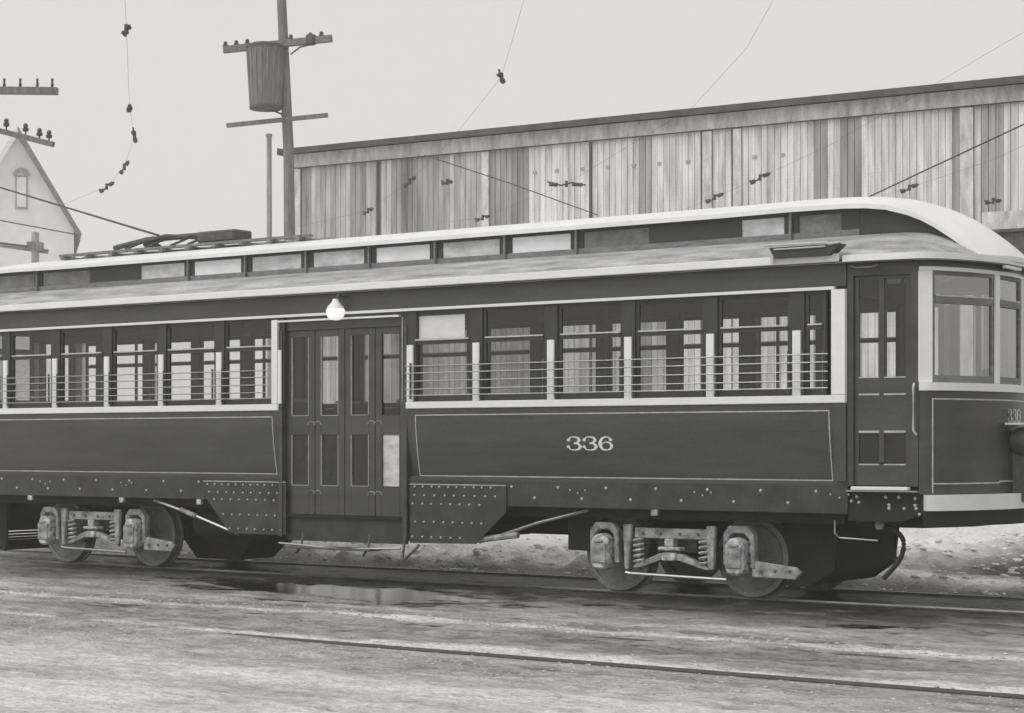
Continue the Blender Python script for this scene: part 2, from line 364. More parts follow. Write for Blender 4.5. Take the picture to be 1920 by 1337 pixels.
def rail(y, mat, label):
    m = MB(); m.prism([(y - 0.035, -0.012), (y - 0.027, 0.0), (y + 0.027, 0.0), (y + 0.035, -0.012), (y + 0.033, -0.04), (y + 0.01, -0.05), (y + 0.01, -0.12), (y + 0.06, -0.14), (y - 0.06, -0.14), (y - 0.01, -0.12), (y - 0.01, -0.05), (y - 0.033, -0.04)], -60, 25, 'x')
    o = m.build('rail', mat, loc=(-5.84, y, -0.14)); tag(o, label, 'rail', 'street railway rails'); return o
rail(0.53, 'rail', 'steel rail under the near wheels of the streetcar')
rail(1.965, 'rail', 'steel rail under the far wheels of the streetcar')
rail(-5.0, 'rusty', 'dark grooved rail crossing the slush nearest the camera')
rail(-3.565, 'rusty', 'half buried rail of the empty track beside the streetcar')

# ------------------------------------------------------------ streetcar
XC = -5.84
T = thing('streetcar', (XC, 1.25, 0.0), 'dark centre door electric streetcar numbered 336 with white window posts', 'streetcar')
XE = XC - 0.475                 # the rear half is longer than the front half
mir = lambda x, y, z: (2 * XE - x, y, z)
far_ = lambda x, y, z: (x, 2.5 - y, z)
far_mir = lambda x, y, z: (2 * XE - x, 2.5 - y, z)
XR = 0.14; XL = 2 * XE - XR
def py(z):                      # concave side sheet
    k = min(max((1.80 - z) / 0.66, 0), 1); return 0.085 * k ** 1.6
def side_sheet(x0, x1, xf):
    m = MB(xf); zs = [1.85, 1.80, 1.7, 1.6, 1.5, 1.4, 1.3, 1.2, 1.14]
    rows = [[(x0 + (x1 - x0) * i / 6, py(z), z) for i in range(7)] for z in zs]
    m.grid(rows); m.grid([[(a, b + 0.04, c) for a, b, c in r] for r in rows]); return m
DL, DR = -6.745, -4.935         # door opening
def stripe_rect(x0, x1, z0, z1, xf=None):
    m = MB(xf); w_ = 0.011
    for z in (z0, z1): m.box(x0 - w_ / 2, x1 + w_ / 2, py(z) - 0.005, py(z) + 0.01, z - w_ / 2, z + w_ / 2)
    zs = [z0 + 0.006 + (z1 - z0 - 0.012) * i / 8 for i in range(9)]
    for x in (x0, x1):
        m.grid([[(x - w_ / 2, py(z) - 0.004, z), (x + w_ / 2, py(z) - 0.004, z)] for z in zs])
    return m
for xf, spans in ((None, ((XL, DL), (DR, XR))), (far_, ((XL, XR),))):
    for a, b_ in spans:
        sh = side_sheet(a, b_, xf).build('side_sheet', 'body', T)
        stripe_rect(a + (0.12 if a == DR or a == XL else 0.1), b_ - (0.17 if b_ == XR else 0.1), 1.145, 1.783, xf).build('pinstripe', 'stripe', sh)
        MB(xf).box(a, b_, 0.045, 0.075, 1.10, 1.14).build('rub_rail', 'body', T)
        sk = MB(xf).box(a, b_, 0.03, 0.06, 0.845, 1.099).build('skirt', 'skirt', T)
        m = MB(xf); x = a + 0.2; k = 0
        while x < b_ - 0.05:
            m.lathe([(0.016, -0.012), (0.012, -0.02), (0.0, -0.022)][::-1], (x, 0.042, 1.045 if k % 2 == 0 else 0.935), n=7); x += 0.285; k += 1
            if k % 5 == 2:
                for q in range(3): m.lathe([(0.0, -0.02), (0.008, -0.018), (0.010, -0.011)], (x - 0.14 + 0.09 * q, 0.042, 1.02 - 0.03 * (q % 2)), n=6)
        tag(m.build('bolt_head', 'bolt', sk), kind='stuff')
        MB(xf).box(a, b_, -0.022, 0.03, 1.852, 1.925).build('window_sill', 'white', T, bevel=0.006)
    MB(xf).box(XL, XR, 0.0, 0.05, 2.915, 3.13).build('letterboard', 'body', T)
    MB(xf).box(XL, XR - 0.11, -0.022, 0.04, 2.886, 2.914).build('cream_moulding', 'trim', T)
# gusset plates with rivets
for pts, rows in (([(-4.90, 1.05), (-3.65, 1.058), (-3.65, 0.78), (-4.04, 0.447), (-4.90, 0.433)], ((-4.83, -3.75, 1.03, .11), (-4.83, -3.7, 0.94, .13), (-4.86, -3.9, 0.85, .125), (-4.83, -3.9, 0.66, .125), (-4.86, -4.12, 0.50, .125))),
                  ([(-7.919, 1.045), (-6.651, 1.045), (-6.651, 0.465), (-7.5, 0.465), (-7.877, 0.86)], ((-7.85, -6.75, 1.02, .11), (-7.82, -6.7, 0.93, .13), (-7.75, -6.72, 0.85, .13), (-7.6, -6.7, 0.68, .13), (-7.5, -6.7, 0.52, .13)))):
    gp = MB().prism(pts, 0.012, 0.027).build('gusset_plate', 'skirt', T)
    m = MB()
    for a, b_, z, st in rows:
        x = a
        while x <= b_: m.lathe([(0.0, -0.014), (0.009, -0.011), (0.013, 0.0)], (x + random.uniform(-.008, .008), 0.012, z), n=7); x += st
    tag(m.build('rivet', 'bolt', gp), kind='stuff')
    MB().box(pts[0][0], pts[1][0], 0.004, 0.011, 1.05, 1.06).build('plate_edge_line', 'stripe', gp)
# windows
POST = [-4.935, -4.02, -3.09, -2.179, -1.264, -0.355, 0.0]
def window(xa, xb, xf, blind=False, far=False):
    dimmed = xf is far_ and -7.4 < (xa + xb) / 2 < -3.4  # far panes whose view is darkened by tint
    m = MB(xf); fw = 0.035
    m.box(xa, xa + fw, 0.03, 0.06, 1.926, 2.885); m.box(xb - fw, xb, 0.03, 0.06, 1.926, 2.885)
    m.box(xa + fw, xb - fw, 0.03, 0.06, 1.926, 1.985); m.box(xa + fw, xb - fw, 0.02, 0.055, 2.53, 2.568)
    m.box(xa + fw, xb - fw, 0.035, 0.06, 2.84, 2.885)
    wd = m.build('side_window', 'dark', T)
    MB(xf).box(xa + fw, xb - fw, 0.004, 0.018, 2.570, 2.584).build('sash_rail', 'brass', wd)
    MB(xf).pane(xa + fw, xb - fw, 0.045, 1.985, 2.53).build('window_pane', 'glass' if not dimmed else 'dimglass', wd)
    MB(xf).pane(xa + fw, xb - fw, 0.047, 2.568, 2.84).build('window_pane', 'glass' if not dimmed else 'dimglass', wd)
    if blind: MB(xf).box(xa + fw + 0.02, xb - fw - 0.08, 0.052, 0.054, 2.57, 2.83).build('roller_blind', 'blind', wd)
    return wd
def post(x, xf, lower=True):
    p = MB(xf).box(x - 0.07, x + 0.07, 0.012, 0.1, 1.926, 2.885).build('window_post', 'dark', T)
    if lower: MB(xf).box(x - 0.042, x + 0.042, -0.014, 0.011, 1.926, 2.525).build('white_post_face', 'white', p, bevel=0.004)
    return p
POSTL = [-12.63, -12.24] + [2 * XC - p for p in POST[:-1][::-1]]
allp = POSTL + POST
for xf, ps in ((None, [POST, POSTL]),):
    for gi, pl in enumerate(ps):
        for i in range(len(pl) - 1): window(pl[i] + 0.071, pl[i + 1] - 0.071, None, blind=(gi == 0 and i == 0))
        for i, p in enumerate(pl):
            if -12.5 < p < -0.05: post(p + (0.05 if p == -4.935 else 0) - (0.0), None, True)
fp = POSTL + [-5.84] + POST
for i in range(len(fp) - 1): window(fp[i] + 0.071, fp[i + 1] - 0.071, far_)
for p in fp[1:-1]: post(p, far_, True)
for xf in (None, far_, mir, far_mir):
    MB(xf).box(0.0, 0.14, -0.024, 0.06, 1.926, 2.885).build('corner_post', 'white', T, bevel=0.005)
    MB(xf).box(0.028, 0.14, -0.01, 0.06, 1.142, 1.85).build('corner_post_base', 'body', T)
MB().box(-6.84, -6.75, -0.026, 0.05, 1.9255, 2.86).build('door_post', 'white', T, bevel=0.005)
# guard bars
GZ = (2.30, 2.225, 2.14, 2.055, 1.99)
for a, b_ in ((-4.91, -0.02), (-12.6, -6.86)):
    br = None
    for p in allp:
        if a - .1 < p < b_ + .1:
            for dx in (-0.075, 0.075):
                if a < p + dx < b_: br = MB().box(p + dx - 0.006, p + dx + 0.006, -0.042, -0.02, 1.955, 2.335).build('guard_bracket', 'truckd', T)
    for z in GZ: MB().tube([(a, -0.05, z), (b_, -0.05, z)], 0.0065, 6).build('guard_bar', 'bar', br)
# centre door
YD = 0.055
MB().box(DL, DR, YD - 0.01, YD + 0.06, 2.74, 2.886).build('door_header', 'body', T)
MB().box(-6.75, -5.03, -0.02, 0.03, 2.832, 2.852).build('door_head_moulding', 'trim', T)
for x0, x1 in ((-6.7495, -6.70), (-4.985, -4.936)): MB().box(x0, x1, 0.0, 0.09, 0.45, 2.74).build('door_jamb', 'body', T)
MB().box(-4.99, -4.983, -0.012, 0.0, 1.93, 2.83).build('door_edge_line', 'stripe', T)
lw = 0.4275
for i in range(4):
    x0 = -6.70 + i * (lw + 0.001); x1 = x0 + lw - 0.008; sa = 0.085
    tw = 0.012 * (1 if i % 2 == 0 else -1)
    lf = MB(); y0, y1 = YD + abs(tw), YD + abs(tw) + 0.035
    lf.box(x0, x0 + sa, y0, y1, 0.70, 2.735); lf.box(x1 - sa, x1, y0, y1, 0.70, 2.735)
    for z0, z1 in ((0.70, 1.02), (1.58, 1.79), (2.66, 2.735)): lf.box(x0 + sa, x1 - sa, y0, y1, z0, z1)
    D = lf.build('door_leaf', 'body', T, bevel=0.004)
    MB().pane(x0 + sa, x1 - sa, y0 + 0.02, 1.79, 2.66).build('upper_pane', 'glass', D)
    MB().box(x0 + sa, x1 - sa, y0 + 0.016, y0 + 0.022, 1.02, 1.58).build('lower_pane', 'midglass' if i == 3 else 'panelglass', D)  # pale reflection on the last leaf is painted by a lighter pane
    m = MB(); c = 0.006
    for za, zb in ((1.02, 1.58), (1.79, 2.66)):
        for xx in (x0 + sa, x1 - sa - c): m.box(xx, xx + c, y0 - 0.003, y0 + 0.015, za, zb)
        m.box(x0 + sa, x1 - sa, y0 - 0.003, y0 + 0.015, za, za + c)
    m.build('glazing_bead', 'stripe' if i != 3 else 'dark', D)
    for z in (1.69, 0.93):
        mm = MB(); xh = x0 + sa * 0.5 if i in (1, 3) else x1 - sa * 0.5
        mm.tube([(xh + 0.05 * math.cos(a), y0 - 0.006, z + 0.04 * math.sin(a)) for a in [math.pi * q / 6 for q in range(7)]], 0.005, 5)
        mm.build('leaf_hinge', 'truck', D)
MB().box(-6.70, -4.99, 0.03, 0.07, 0.675, 0.697).build('door_threshold', 'under', T)
MB().box(-6.70, -4.99, 0.075, 0.10, 0.41, 0.674).build('step_riser', 'skirt', T)
st = MB().box(-6.52, -5.32, -0.16, 0.05, 0.335, 0.36).build('folding_step', 'truckd', T, bevel=0.004)
m = MB()
for x in (-6.4, -5.45): m.tube([(x, 0.02, 0.50), (x, -0.02, 0.35), (x, -0.10, 0.28)], 0.014, 6)
m.build('step_bracket', 'truckd', st)
MB().tube([(-6.65, -0.1, 0.385), (-5.7, -0.12, 0.345), (-4.95, -0.08, 0.375)], 0.013, 6).build('step_rod', 'bar', st)
MB().tube([(-4.95, 0.0, 0.50), (-4.95, -0.05, 0.28), (-4.93, -0.06, 0.25), (-4.78, -0.05, 0.37), (-4.74, -0.03, 0.42)], 0.016, 6).build('step_lever', 'truckd', T)
# lamp over the centre door
lp = MB().tube([(-5.81, 0.0, 3.06), (-5.81, -0.08, 3.09), (-5.81, -0.13, 3.04)], 0.015, 8).build('door_lamp', 'gear', T)
MB().lathe([(0.03, 0.08), (0.04, 0.05), (0.075, 0.01), (0.095, -0.01), (0.09, -0.02)], (-5.81, -0.13, 2.965), 'z', 20).build('lamp_shade', 'lamp', lp, True)
MB().lathe([(0.02, 0.04), (0.08, 0.02), (0.105, -0.03), (0.09, -0.09), (0.05, -0.125), (0.01, -0.13)], (-5.81, -0.13, 2.945), 'z', 18).build('lamp_globe', 'globe', lp, True)
# numerals
def numerals(txt, cx, y, cz, h, wscale, parent, mat, ang=0.0, name='car_number'):
    cu = bpy.data.curves.new('t', 'FONT'); cu.body = txt; cu.size = 1; cu.extrude = 0.01; cu.offset = 0.022; cu.space_character = 1.12
    to = bpy.data.objects.new('t', cu); COL.objects.link(to)
    bpy.context.view_layer.update()
    mesh = bpy.data.meshes.new_from_object(to.evaluated_get(bpy.context.evaluated_depsgraph_get()))
    bpy.data.objects.remove(to); bpy.data.curves.remove(cu)
    vs = [v.co.copy() for v in mesh.vertices]
    x0 = min(v.x for v in vs); x1 = max(v.x for v in vs); y0 = min(v.y for v in vs); y1 = max(v.y for v in vs)
    k = h / (y1 - y0)
    for v in mesh.vertices:
        a = (v.co.x - (x0 + x1) / 2) * k * wscale; zz = (v.co.y - (y0 + y1) / 2) * k
        if ang == 0: v.co = (a, (py(cz + zz) - py(cz)) - 0.003 - v.co.z * 0.2, zz)
        else: v.co = (0.003 + v.co.z * 0.2, a, zz)
    mesh.name = name; mesh.materials.clear(); mesh.materials.append(M[mat])
    o = bpy.data.objects.new(name, mesh); COL.objects.link(o); o.parent = parent
    o.location = Vector((cx, y, cz)) - ORG[parent]; return o
def bez(P, n):
    out = []
    for i in range(len(P) - 1):
        p0 = P[max(i - 1, 0)]; p1 = P[i]; p2 = P[i + 1]; p3 = P[min(i + 2, len(P) - 1)]
        for k in range(n):
            t = k / n
            out.append(tuple(0.5 * ((2 * p1[j]) + (-p0[j] + p2[j]) * t + (2 * p0[j] - 5 * p1[j] + 4 * p2[j] - p3[j]) * t * t + (-p0[j] + 3 * p1[j] - 3 * p2[j] + p3[j]) * t ** 3) for j in (0, 1)))
    out.append(tuple(P[-1])); return out
def digit_shape(ch):
    if ch == '3': P = [(-.33, .26), (-.22, .43), (0, .48), (.24, .42), (.33, .25), (.22, .08), (-.02, .02), (.26, -.04), (.37, -.23), (.26, -.42), (0, -.48), (-.26, -.42), (-.36, -.24)]; W = [.09, .07, .07, .13, .19, .12, .06, .13, .2, .14, .07, .07, .09]; B = [P[0], P[-1]]
    else: P = [(.30, .27), (.22, .42), (.04, .48), (-.2, .38), (-.34, .1), (-.34, -.15), (-.22, -.41), (.02, -.48), (.26, -.38), (.34, -.18), (.25, .03), (.04, .1), (-.16, .03), (-.26, -.1)]; W = [.09, .07, .07, .13, .2, .2, .14, .07, .13, .19, .13, .07, .06, .05]; B = [P[0]]
    return P, W, B
def numerals(txt, cx, y, cz, h, wscale, parent, mat, ang=0.0, name='car_number'):
    pitch = 0.98
    for i, ch in enumerate(txt):
        P, W, B = digit_shape(ch); C = bez([(p[0], p[1]) for p in P], 4); n_ = len(C); m = MB(); ox = (i - (len(txt) - 1) / 2) * pitch
        def put(a, b_, o):
            a = (a + ox) * h * wscale; b_ = b_ * h
            return m.pt((cx + a, y + (py(cz + b_) - py(cz)) - 0.003 - o, cz + b_)) if ang == 0 else m.pt((cx + 0.003 + o, y + a, cz + b_))
        rows = []
        for q in range(n_):
            a = Vector(C[max(q - 1, 0)]); b_ = Vector(C[min(q + 1, n_ - 1)]); t = (b_ - a).normalized(); f = q / 4; i0 = min(int(f), len(W) - 2); w_ = (W[i0] + (W[i0 + 1] - W[i0]) * (f - i0)) / 2
            c0 = Vector(C[q]); nn = Vector((-t.y, t.x)) * w_; rows.append((put(c0.x + nn.x, c0.y + nn.y, 0), put(c0.x - nn.x, c0.y - nn.y, 0)))
        for r0, r1 in zip(rows, rows[1:]): m.f.append((r0[0], r0[1], r1[1], r1[0]))
        for c0 in B: m.f.append(tuple(put(c0[0] + 0.105 * math.cos(a), c0[1] + 0.105 * math.sin(a), 0.0008) for a in [2 * math.pi * q / 12 for q in range(12)]))
        m.build(name, mat, parent)
numerals('336', -2.64, py(1.485) - 0.001, 1.485, 0.135, 1.42, T, 'trim')

# ---------------- vestibules (front one in view, rear one mirrored)
half = [(0.80, 0.10), (0.90, 0.165), (1.06, 0.45), (1.19, 0.9), (1.235, 1.25)]
full = half + [(x, 2.5 - y) for x, y in half[-2::-1]]
DASH = bez(full, 5)
def frame_xf(a, b_, base):
    d = (Vector(b_) - Vector(a)).normalized(); nrm = Vector((d.y, -d.x))      # outward = right of travel
    def f(u, v, z):
        p = Vector(a) + d * u - nrm * v
        q = (p.x, p.y, z); return base(*q) if base else q
    return f
def pane_frame(a, b_, z0, z1, base, white=True, split=2.74):
    L = (Vector(b_) - Vector(a)).length; xf = frame_xf(a, b_, base); fw = 0.03
    m = MB(xf); m.box(0, fw, 0.01, 0.05, z0, z1); m.box(L - fw, L, 0.01, 0.05, z0, z1); m.box(fw, L - fw, 0.01, 0.05, z0, z0 + 0.065); m.box(fw, L - fw, 0.01, 0.05, z1 - 0.03, z1)
    m.box(fw, L - fw, 0.0, 0.05, split, split + 0.06)
    wd = m.build('vestibule_window', 'clersill' , T)
    MB(xf).box(fw, L - fw, -0.004, 0.0, split + 0.061, split + 0.075).build('sash_rail', 'brass', wd)
    MB(xf).pane(fw, L - fw, 0.027, z0 + 0.065, split).build('window_pane', 'oldglass', wd)
    MB(xf).pane(fw, L - fw, 0.027, split + 0.06, z1 - 0.03).build('window_pane', 'oldglass', wd)
for base in (None, mir):
    fr = base is None
    dash = MB(base).ribbon(DASH, 1.03, 1.955, 0.04).build('dash_panel', 'body', T, True)
    i0 = 7; seg = [(x + 0.004 * (1), y - 0.003) for x, y in DASH]
    A = DASH
    def off(path, d):
        out = []
        for i, p in enumerate(path):
            a = Vector(path[max(i - 1, 0)]); b2 = Vector(path[min(i + 1, len(path) - 1)]); t = (b2 - a).normalized(); out.append((p[0] + t.y * d, p[1] - t.x * d))
        return out
    s1 = off(DASH, 0.005); s1 = s1[5:-5]
    m = MB(base).ribbon(s1, 1.875, 1.888, 0.004); m.ribbon(s1[:12], 1.118, 1.131, 0.004)
    c0 = s1[11:]; m.ribbon(c0[:9], 1.131, 1.144, 0.004); m.ribbon(c0[8:], 1.118, 1.131, 0.004)
    for q in (0, -2): m.ribbon(s1[q:q + 2] if q == 0 else s1[-2:], 1.131, 1.875, 0.004) if False else None
    m.tube([(s1[0][0], s1[0][1], 1.04), (s1[0][0], s1[0][1], 1.888)], 0.007, 5); m.tube([(s1[-1][0], s1[-1][1], 1.04), (s1[-1][0], s1[-1][1], 1.888)], 0.007, 5)
    m.build('dash_pinstripe', 'stripe', dash)
    MB(base).ribbon(off(DASH, 0.022), 1.957, 2.028, 0.07).build('vestibule_sill', 'white', T, True)
    MB(base).ribbon(off(DASH, 0.006), 3.028, 3.062, 0.06).build('vestibule_head', 'white', T, True)
    MB(base).ribbon(off(DASH, 0.0), 3.064, 3.15, 0.05).build('vestibule_header', 'body', T, True)
    # posts
    def quad_post(a, b_, nm='vestibule_post'):
        L = (Vector(b_) - Vector(a)).length; MB(frame_xf(a, b_, base)).box(0, L, -0.01, 0.06, 2.029, 3.027).build(nm, 'white', T, bevel=0.005)
    quad_post((0.795, 0.098), (0.90, 0.168)); quad_post((1.200, 0.90), (1.213, 0.965)); quad_post((1.213, 1.535), (1.200, 1.60)); quad_post((0.90, 2.332), (0.795, 2.402))
    pane_frame((0.904, 0.175), (1.198, 0.895), 2.03, 3.026, base)
    pane_frame((1.215, 0.97), (1.215, 1.53), 2.03, 3.026, base)
    pane_frame((1.198, 1.605), (0.904, 2.325), 2.03, 3.026, base)
    # platform doors on both sides
    for side in (0, 1):
        if side == 0: a, b_ = (0.142, 0.02), (0.795, 0.098)
        else: a, b_ = (0.795, 2.402), (0.142, 2.48)
        L = (Vector(b_) - Vector(a)).length; xf0 = frame_xf(a, b_, base)
        xf = xf0 if side == 0 else (lambda f: (lambda u, v, z: f(L - u, v, z)))(xf0)
        m = MB(xf)
        m.box(0.0, 0.055, 0.0, 0.06, 1.10, 3.15); m.box(0.585, L, 0.0, 0.06, 1.10, 3.15); m.box(0.055, 0.585, 0.0, 0.06, 3.00, 3.15)
        m.build('door_frame', 'body', T)
        m = MB(xf); m.box(0.058, 0.10, 0.03, 0.065, 1.105, 2.995); m.box(0.535, 0.582, 0.03, 0.065, 1.105, 2.995); m.box(0.29, 0.335, 0.03, 0.065, 1.31, 2.97)
        m.box(0.10, 0.535, 0.03, 0.065, 1.105, 1.30); m.box(0.10, 0.29, 0.03, 0.065, 1.58, 2.085); m.box(0.335, 0.535, 0.03, 0.065, 1.58, 2.085); m.box(0.10, 0.535, 0.03, 0.065, 2.97, 2.995)
        pd = m.build('platform_door', 'body', T)
        for u0, u1 in ((0.10, 0.29), (0.335, 0.535)):
            MB(xf).pane(u0, u1, 0.047, 2.085, 2.97).build('upper_pane', 'glass', pd)
            MB(xf).box(u0, u1, 0.045, 0.049, 1.30, 1.58).build('lower_pane', 'panelglass', pd)
            MB(xf).box(u0, u1, 0.022, 0.044, 1.58, 1.60).build('glazing_bead', 'stripe', pd)
            MB(xf).box(u0, u1, 0.024, 0.029, 1.288, 1.30).build('glazing_bead', 'stripe', pd)
            MB(xf).box(u0, u1, 0.024, 0.029, 1.92, 1.935).build('panel_ledge', 'stripe', pd)
            MB(xf).box(u0, u1, 0.024, 0.029, 2.075, 2.085).build('glazing_bead', 'stripe', pd)
        MB(xf).box(0.05, 0.58, -0.06, 0.03, 1.062, 1.095).build('door_step', 'white', T, bevel=0.006)
        MB(xf).box(-0.0, 0.66, -0.035, 0.05, 1.048, 1.061).build('step_nosing', 'bar', T)
        MB(xf).tube([(0.625, -0.02, 2.02), (0.625, -0.045, 1.98), (0.625, -0.045, 1.60), (0.65, -0.03, 1.56)], 0.011, 6).build('grab_handle', 'brass', T)
        ap = MB(xf); ap.prism([(0.0, 1.045), (0.68, 1.045), (0.72, 0.98), (0.72, 0.86), (0.5, 0.78), (0.0, 0.78)], 0.03, 0.07); ap = ap.build('platform_apron', 'under', T)
        m = MB(xf)
        for u, z in ((0.08, 1.0), (0.03, .96), (0.1, 0.95), (0.35, 1.0), (0.47, 1.0), (0.38, .93), (0.38, .90), (0.52, .9), (0.62, 0.99), (0.62, .93), (0.63, .9), (0.66, .85)): m.lathe([(0.0, -0.014), (0.012, -0.01), (0.016, 0)], (u, 0.03, z), n=7)
        tag(m.build('bolt_head', 'bolt', ap), kind='stuff')
    # bumper
    bp = [p for p in off(DASH, 0.10)][3:-3]
    bm_ = MB(base).ribbon(bp, 0.885, 1.025, 0.14).build('bumper', 'white', T, True)
    MB(base).ribbon(off(bp, -0.03), 0.745, 0.884, 0.14).build('bumper_backing', 'under', bm_, True)
    MB(base).prism([(0.10, 0.3), (0.75, 0.3), (1.0, 0.9), (1.0, 1.6), (0.75, 2.2), (0.10, 2.2)], 0.72, 1.03, 'z').build('platform_underframe', 'under', T)
    # platform floor and far inner lining
    MB(base).prism([(0.14, 0.07), (0.80, 0.14), (1.1, 0.6), (1.18, 1.25), (1.1, 1.9), (0.80, 2.36), (0.14, 2.43)], 1.031, 1.06, 'z').build('platform_floor', 'floor', T)
    # headlight
    hl = MB(base).lathe([(0.10, 0.0), (0.13, 0.05), (0.14, 0.12), (0.145, 0.16), (0.125, 0.165)], (1.24, 1.25, 1.50), 'x', 24).build('headlight', 'gear', T, True)
    MB(base).lathe([(0.0, 0.166), (0.06, 0.172), (0.122, 0.166)], (1.24, 1.25, 1.50), 'x', 20).build('headlight_lens', 'paleglass', hl, True)
    MB(base).box(1.245, 1.40, 1.02, 1.48, 1.655, 1.675).build('headlight_shelf', 'white', T)
    MB(base).box(1.26, 1.36, 1.2, 1.3, 0.95, 1.40).build('headlight_bracket', 'gear', T)
    # air hose and rods
    MB(base).tube(bez([(0.40, 0.80), (0.50, 0.72), (0.57, 0.58), (0.52, 0.42), (0.36, 0.24)], 5) and [(x, 0.3, z) for x, z in bez([(0.36, 0.73), (0.47, 0.70), (0.565, 0.60), (0.53, 0.43), (0.37, 0.25)], 5)], 0.024, 8).build('air_hose', 'rubber', T, True)
    MB(base).tube([(-0.02, 0.1, 0.78), (-0.02, 0.1, 0.66), (0.02, 0.12, 0.62), (0.36, 0.2, 0.60)], 0.009, 6).build('coupling_rod', 'bar', T)
    MB(base).lathe([(0.03, -0.04), (0.045, 0), (0.03, 0.05)], (0.36, 0.24, 0.74), 'z', 10).build('hose_valve', 'truck', T)
    # lifeguard under the platform
    LGP = [(-0.75, 0.72), (-0.70, 0.10), (-0.45, 0.14), (-0.22, 0.30), (-0.17, 0.72)]
    lg = MB(base).prism(LGP, 0.5, 0.54).build('lifeguard', 'under', T)
    MB(base).prism(LGP, 1.86, 1.9).build('lifeguard_cheek', 'under', lg)
    for q in range(9):
        k = q / 8; xx = -0.7 + 0.47 * k; zz = 0.11 + 0.22 * k ** 1.4
        MB(base).box(xx, xx + 0.05, 0.541, 1.859, zz, zz + 0.03).build('lifeguard_slat', 'under', lg)
    MB(base).box(-0.25, -0.21, 0.541, 1.859, 0.36, 0.72).build('lifeguard_board', 'under', lg)
numerals('336', 1.246, 1.25, 1.742, 0.12, 0.95, T, 'stripe', ang=1)
MB().tube([(XL - 1.3, 0.6, 0.66), (XL + 0.7, 0.6, 0.67)], 0.02, 6).build('drawbar', 'under', T)

# ---------------- roof
e_front = bez([(-0.4, -0.08), (0.14, -0.08), (0.56, -0.045), (0.92, 0.05), (1.16, 0.45), (1.28, 0.9), (1.31, 1.25)], 5)[5:]
eh = [(-1.2, -0.08)] + e_front
eh_full = eh + [(x, 2.5 - y) for x, y in eh[-2::-1]]
def inner(x, y):
    t = min(max((x + 0.5) / 1.81, 0), 1); return (x - 0.72 * t * (0.4 + 0.6 * t), 1.25 + (y - 1.25) * (0.53 / 1.33))
def rz(s): return 3.155 + 0.295 * (1 - (1 - s) ** 1.7)
def roof_rows(path, th):
    rows = []
    for s in (0, .06, .15, .3, .5, .75, 1.0):
        rows.append([(x + (inner(x, y)[0] - x) * s, y + (inner(x, y)[1] - y) * s, rz(s) - th) for x, y in path])
    return rows
xs = [XL + (XR - XL) * i / 40 for i in range(41)]
for xf in (None, far_):
    m = MB(xf)
    def rr(th): return [[(x, -0.08 + 0.80 * s, rz(s) - th) for x in [(2 * XE + 1.2) + (-2.4 - 2 * XE) * i / 30 for i in range(31)]] for s in (0, .06, .15, .3, .5, .75, 1.0)]
    m.grid(rr(0)); m.grid(rr(0.04))
    m.build('lower_roof', 'roof', T, True)
    MB(xf).box(XL, XR - 0.03, -0.098, -0.07, 3.13, 3.205).build('roof_edge', 'roofedge', T, bevel=0.006)
for base in (None, mir):
    m = MB(base); m.grid(roof_rows(eh_full, 0)); m.grid(roof_rows(eh_full, 0.04))
    m.build('hood_roof', 'roof', T, True)
    hp = [p for p in eh_full if p[0] > 0.1]
    MB(base).ribbon(hp, 3.125, 3.185, 0.03).build('hood_edge', 'roofedge', T, True)
    MB(base).ribbon([(x - 0.0, y) for x, y in [(p[0] - (p[0] - XC) * 0.0015, p[1]) for p in hp]], 3.11, 3.124, 0.05).build('hood_drip_line', 'dark', T, True)
    ip = [inner(x, y) for x, y in eh_full if x > -1.2]
    m = MB(base); m.prism(ip, 3.40, 3.452, 'z'); m.build('hood_cap', 'roof', T)
# monitor roof
SEC = [(-0.75, 3.748, -0.75, 3.887), (-0.45, 3.746, -0.6, 3.886), (-0.17, 3.742, -0.40, 3.882), (0.05, 3.730, -0.20, 3.874), (0.25, 3.702, 0.0, 3.858), (0.467, 3.637, 0.27, 3.815), (0.60, 3.580, 0.45, 3.762), (0.728, 3.508, 0.66, 3.685), (0.84, 3.432, 0.83, 3.600), (0.938, 3.363, 0.99, 3.495), (1.03, 3.295, 1.13, 3.385), (1.116, 3.225, 1.25, 3.28), (1.16, 3.19, 1.32, 3.20)]
sec = SEC + []
secL = [(2 * XE - a, b_, 2 * XE - c, d) for a, b_, c, d in SEC[::-1]]
midn = [(x, 3.74, x, 3.882) for x in np.linspace(secL[-1][0] + 0.8, -1.5, 12)]
def msec(e, th):
    xe, ze, xc_, zc = e; r = []
    for i in range(13):
        t = -1 + i / 6; r.append((xe + (xc_ - xe) * (1 - t * t), 1.25 + 0.64 * t, ze + (zc - ze) * (1 - abs(t) ** 1.7) - th))
    return r
m = MB(); AL = secL + midn + sec
top = [msec(e, 0) for e in AL]; bot = [msec(e, 0.045) for e in AL]
m.grid(top); m.grid(bot); m.grid([[r[0] for r in top], [r[0] for r in bot]]); m.grid([[r[-1] for r in top], [r[-1] for r in bot]]); m.grid([top[-1], bot[-1]]); m.grid([top[0], bot[0]])
m.build('monitor_roof', 'monitor', T, True)
CW = [(-4.99, -4.27, 'g'), (-4.06, -3.34, 'b'), (-3.13, -2.38, 'd'), (-1.304, -0.839, 'm'), (-0.685, -0.237, 'd')]
CWN = [(-12.3, -11.6, 'd'), (-11.44, -10.55, 'd'), (-9.65, -8.90, 'm'), (-8.74, -7.97, 'b'), (-7.80, -7.03, 'm'), (-6.85, -6.09, 'm'), (-5.92, -5.16, 'b')] + [(-4.985, -4.22, 'm'), (-4.06, -3.31, 'b'), (-3.15, -2.36, 'd'), (-1.304, -0.839, 'm'), (-0.685, -0.237, 'd')]
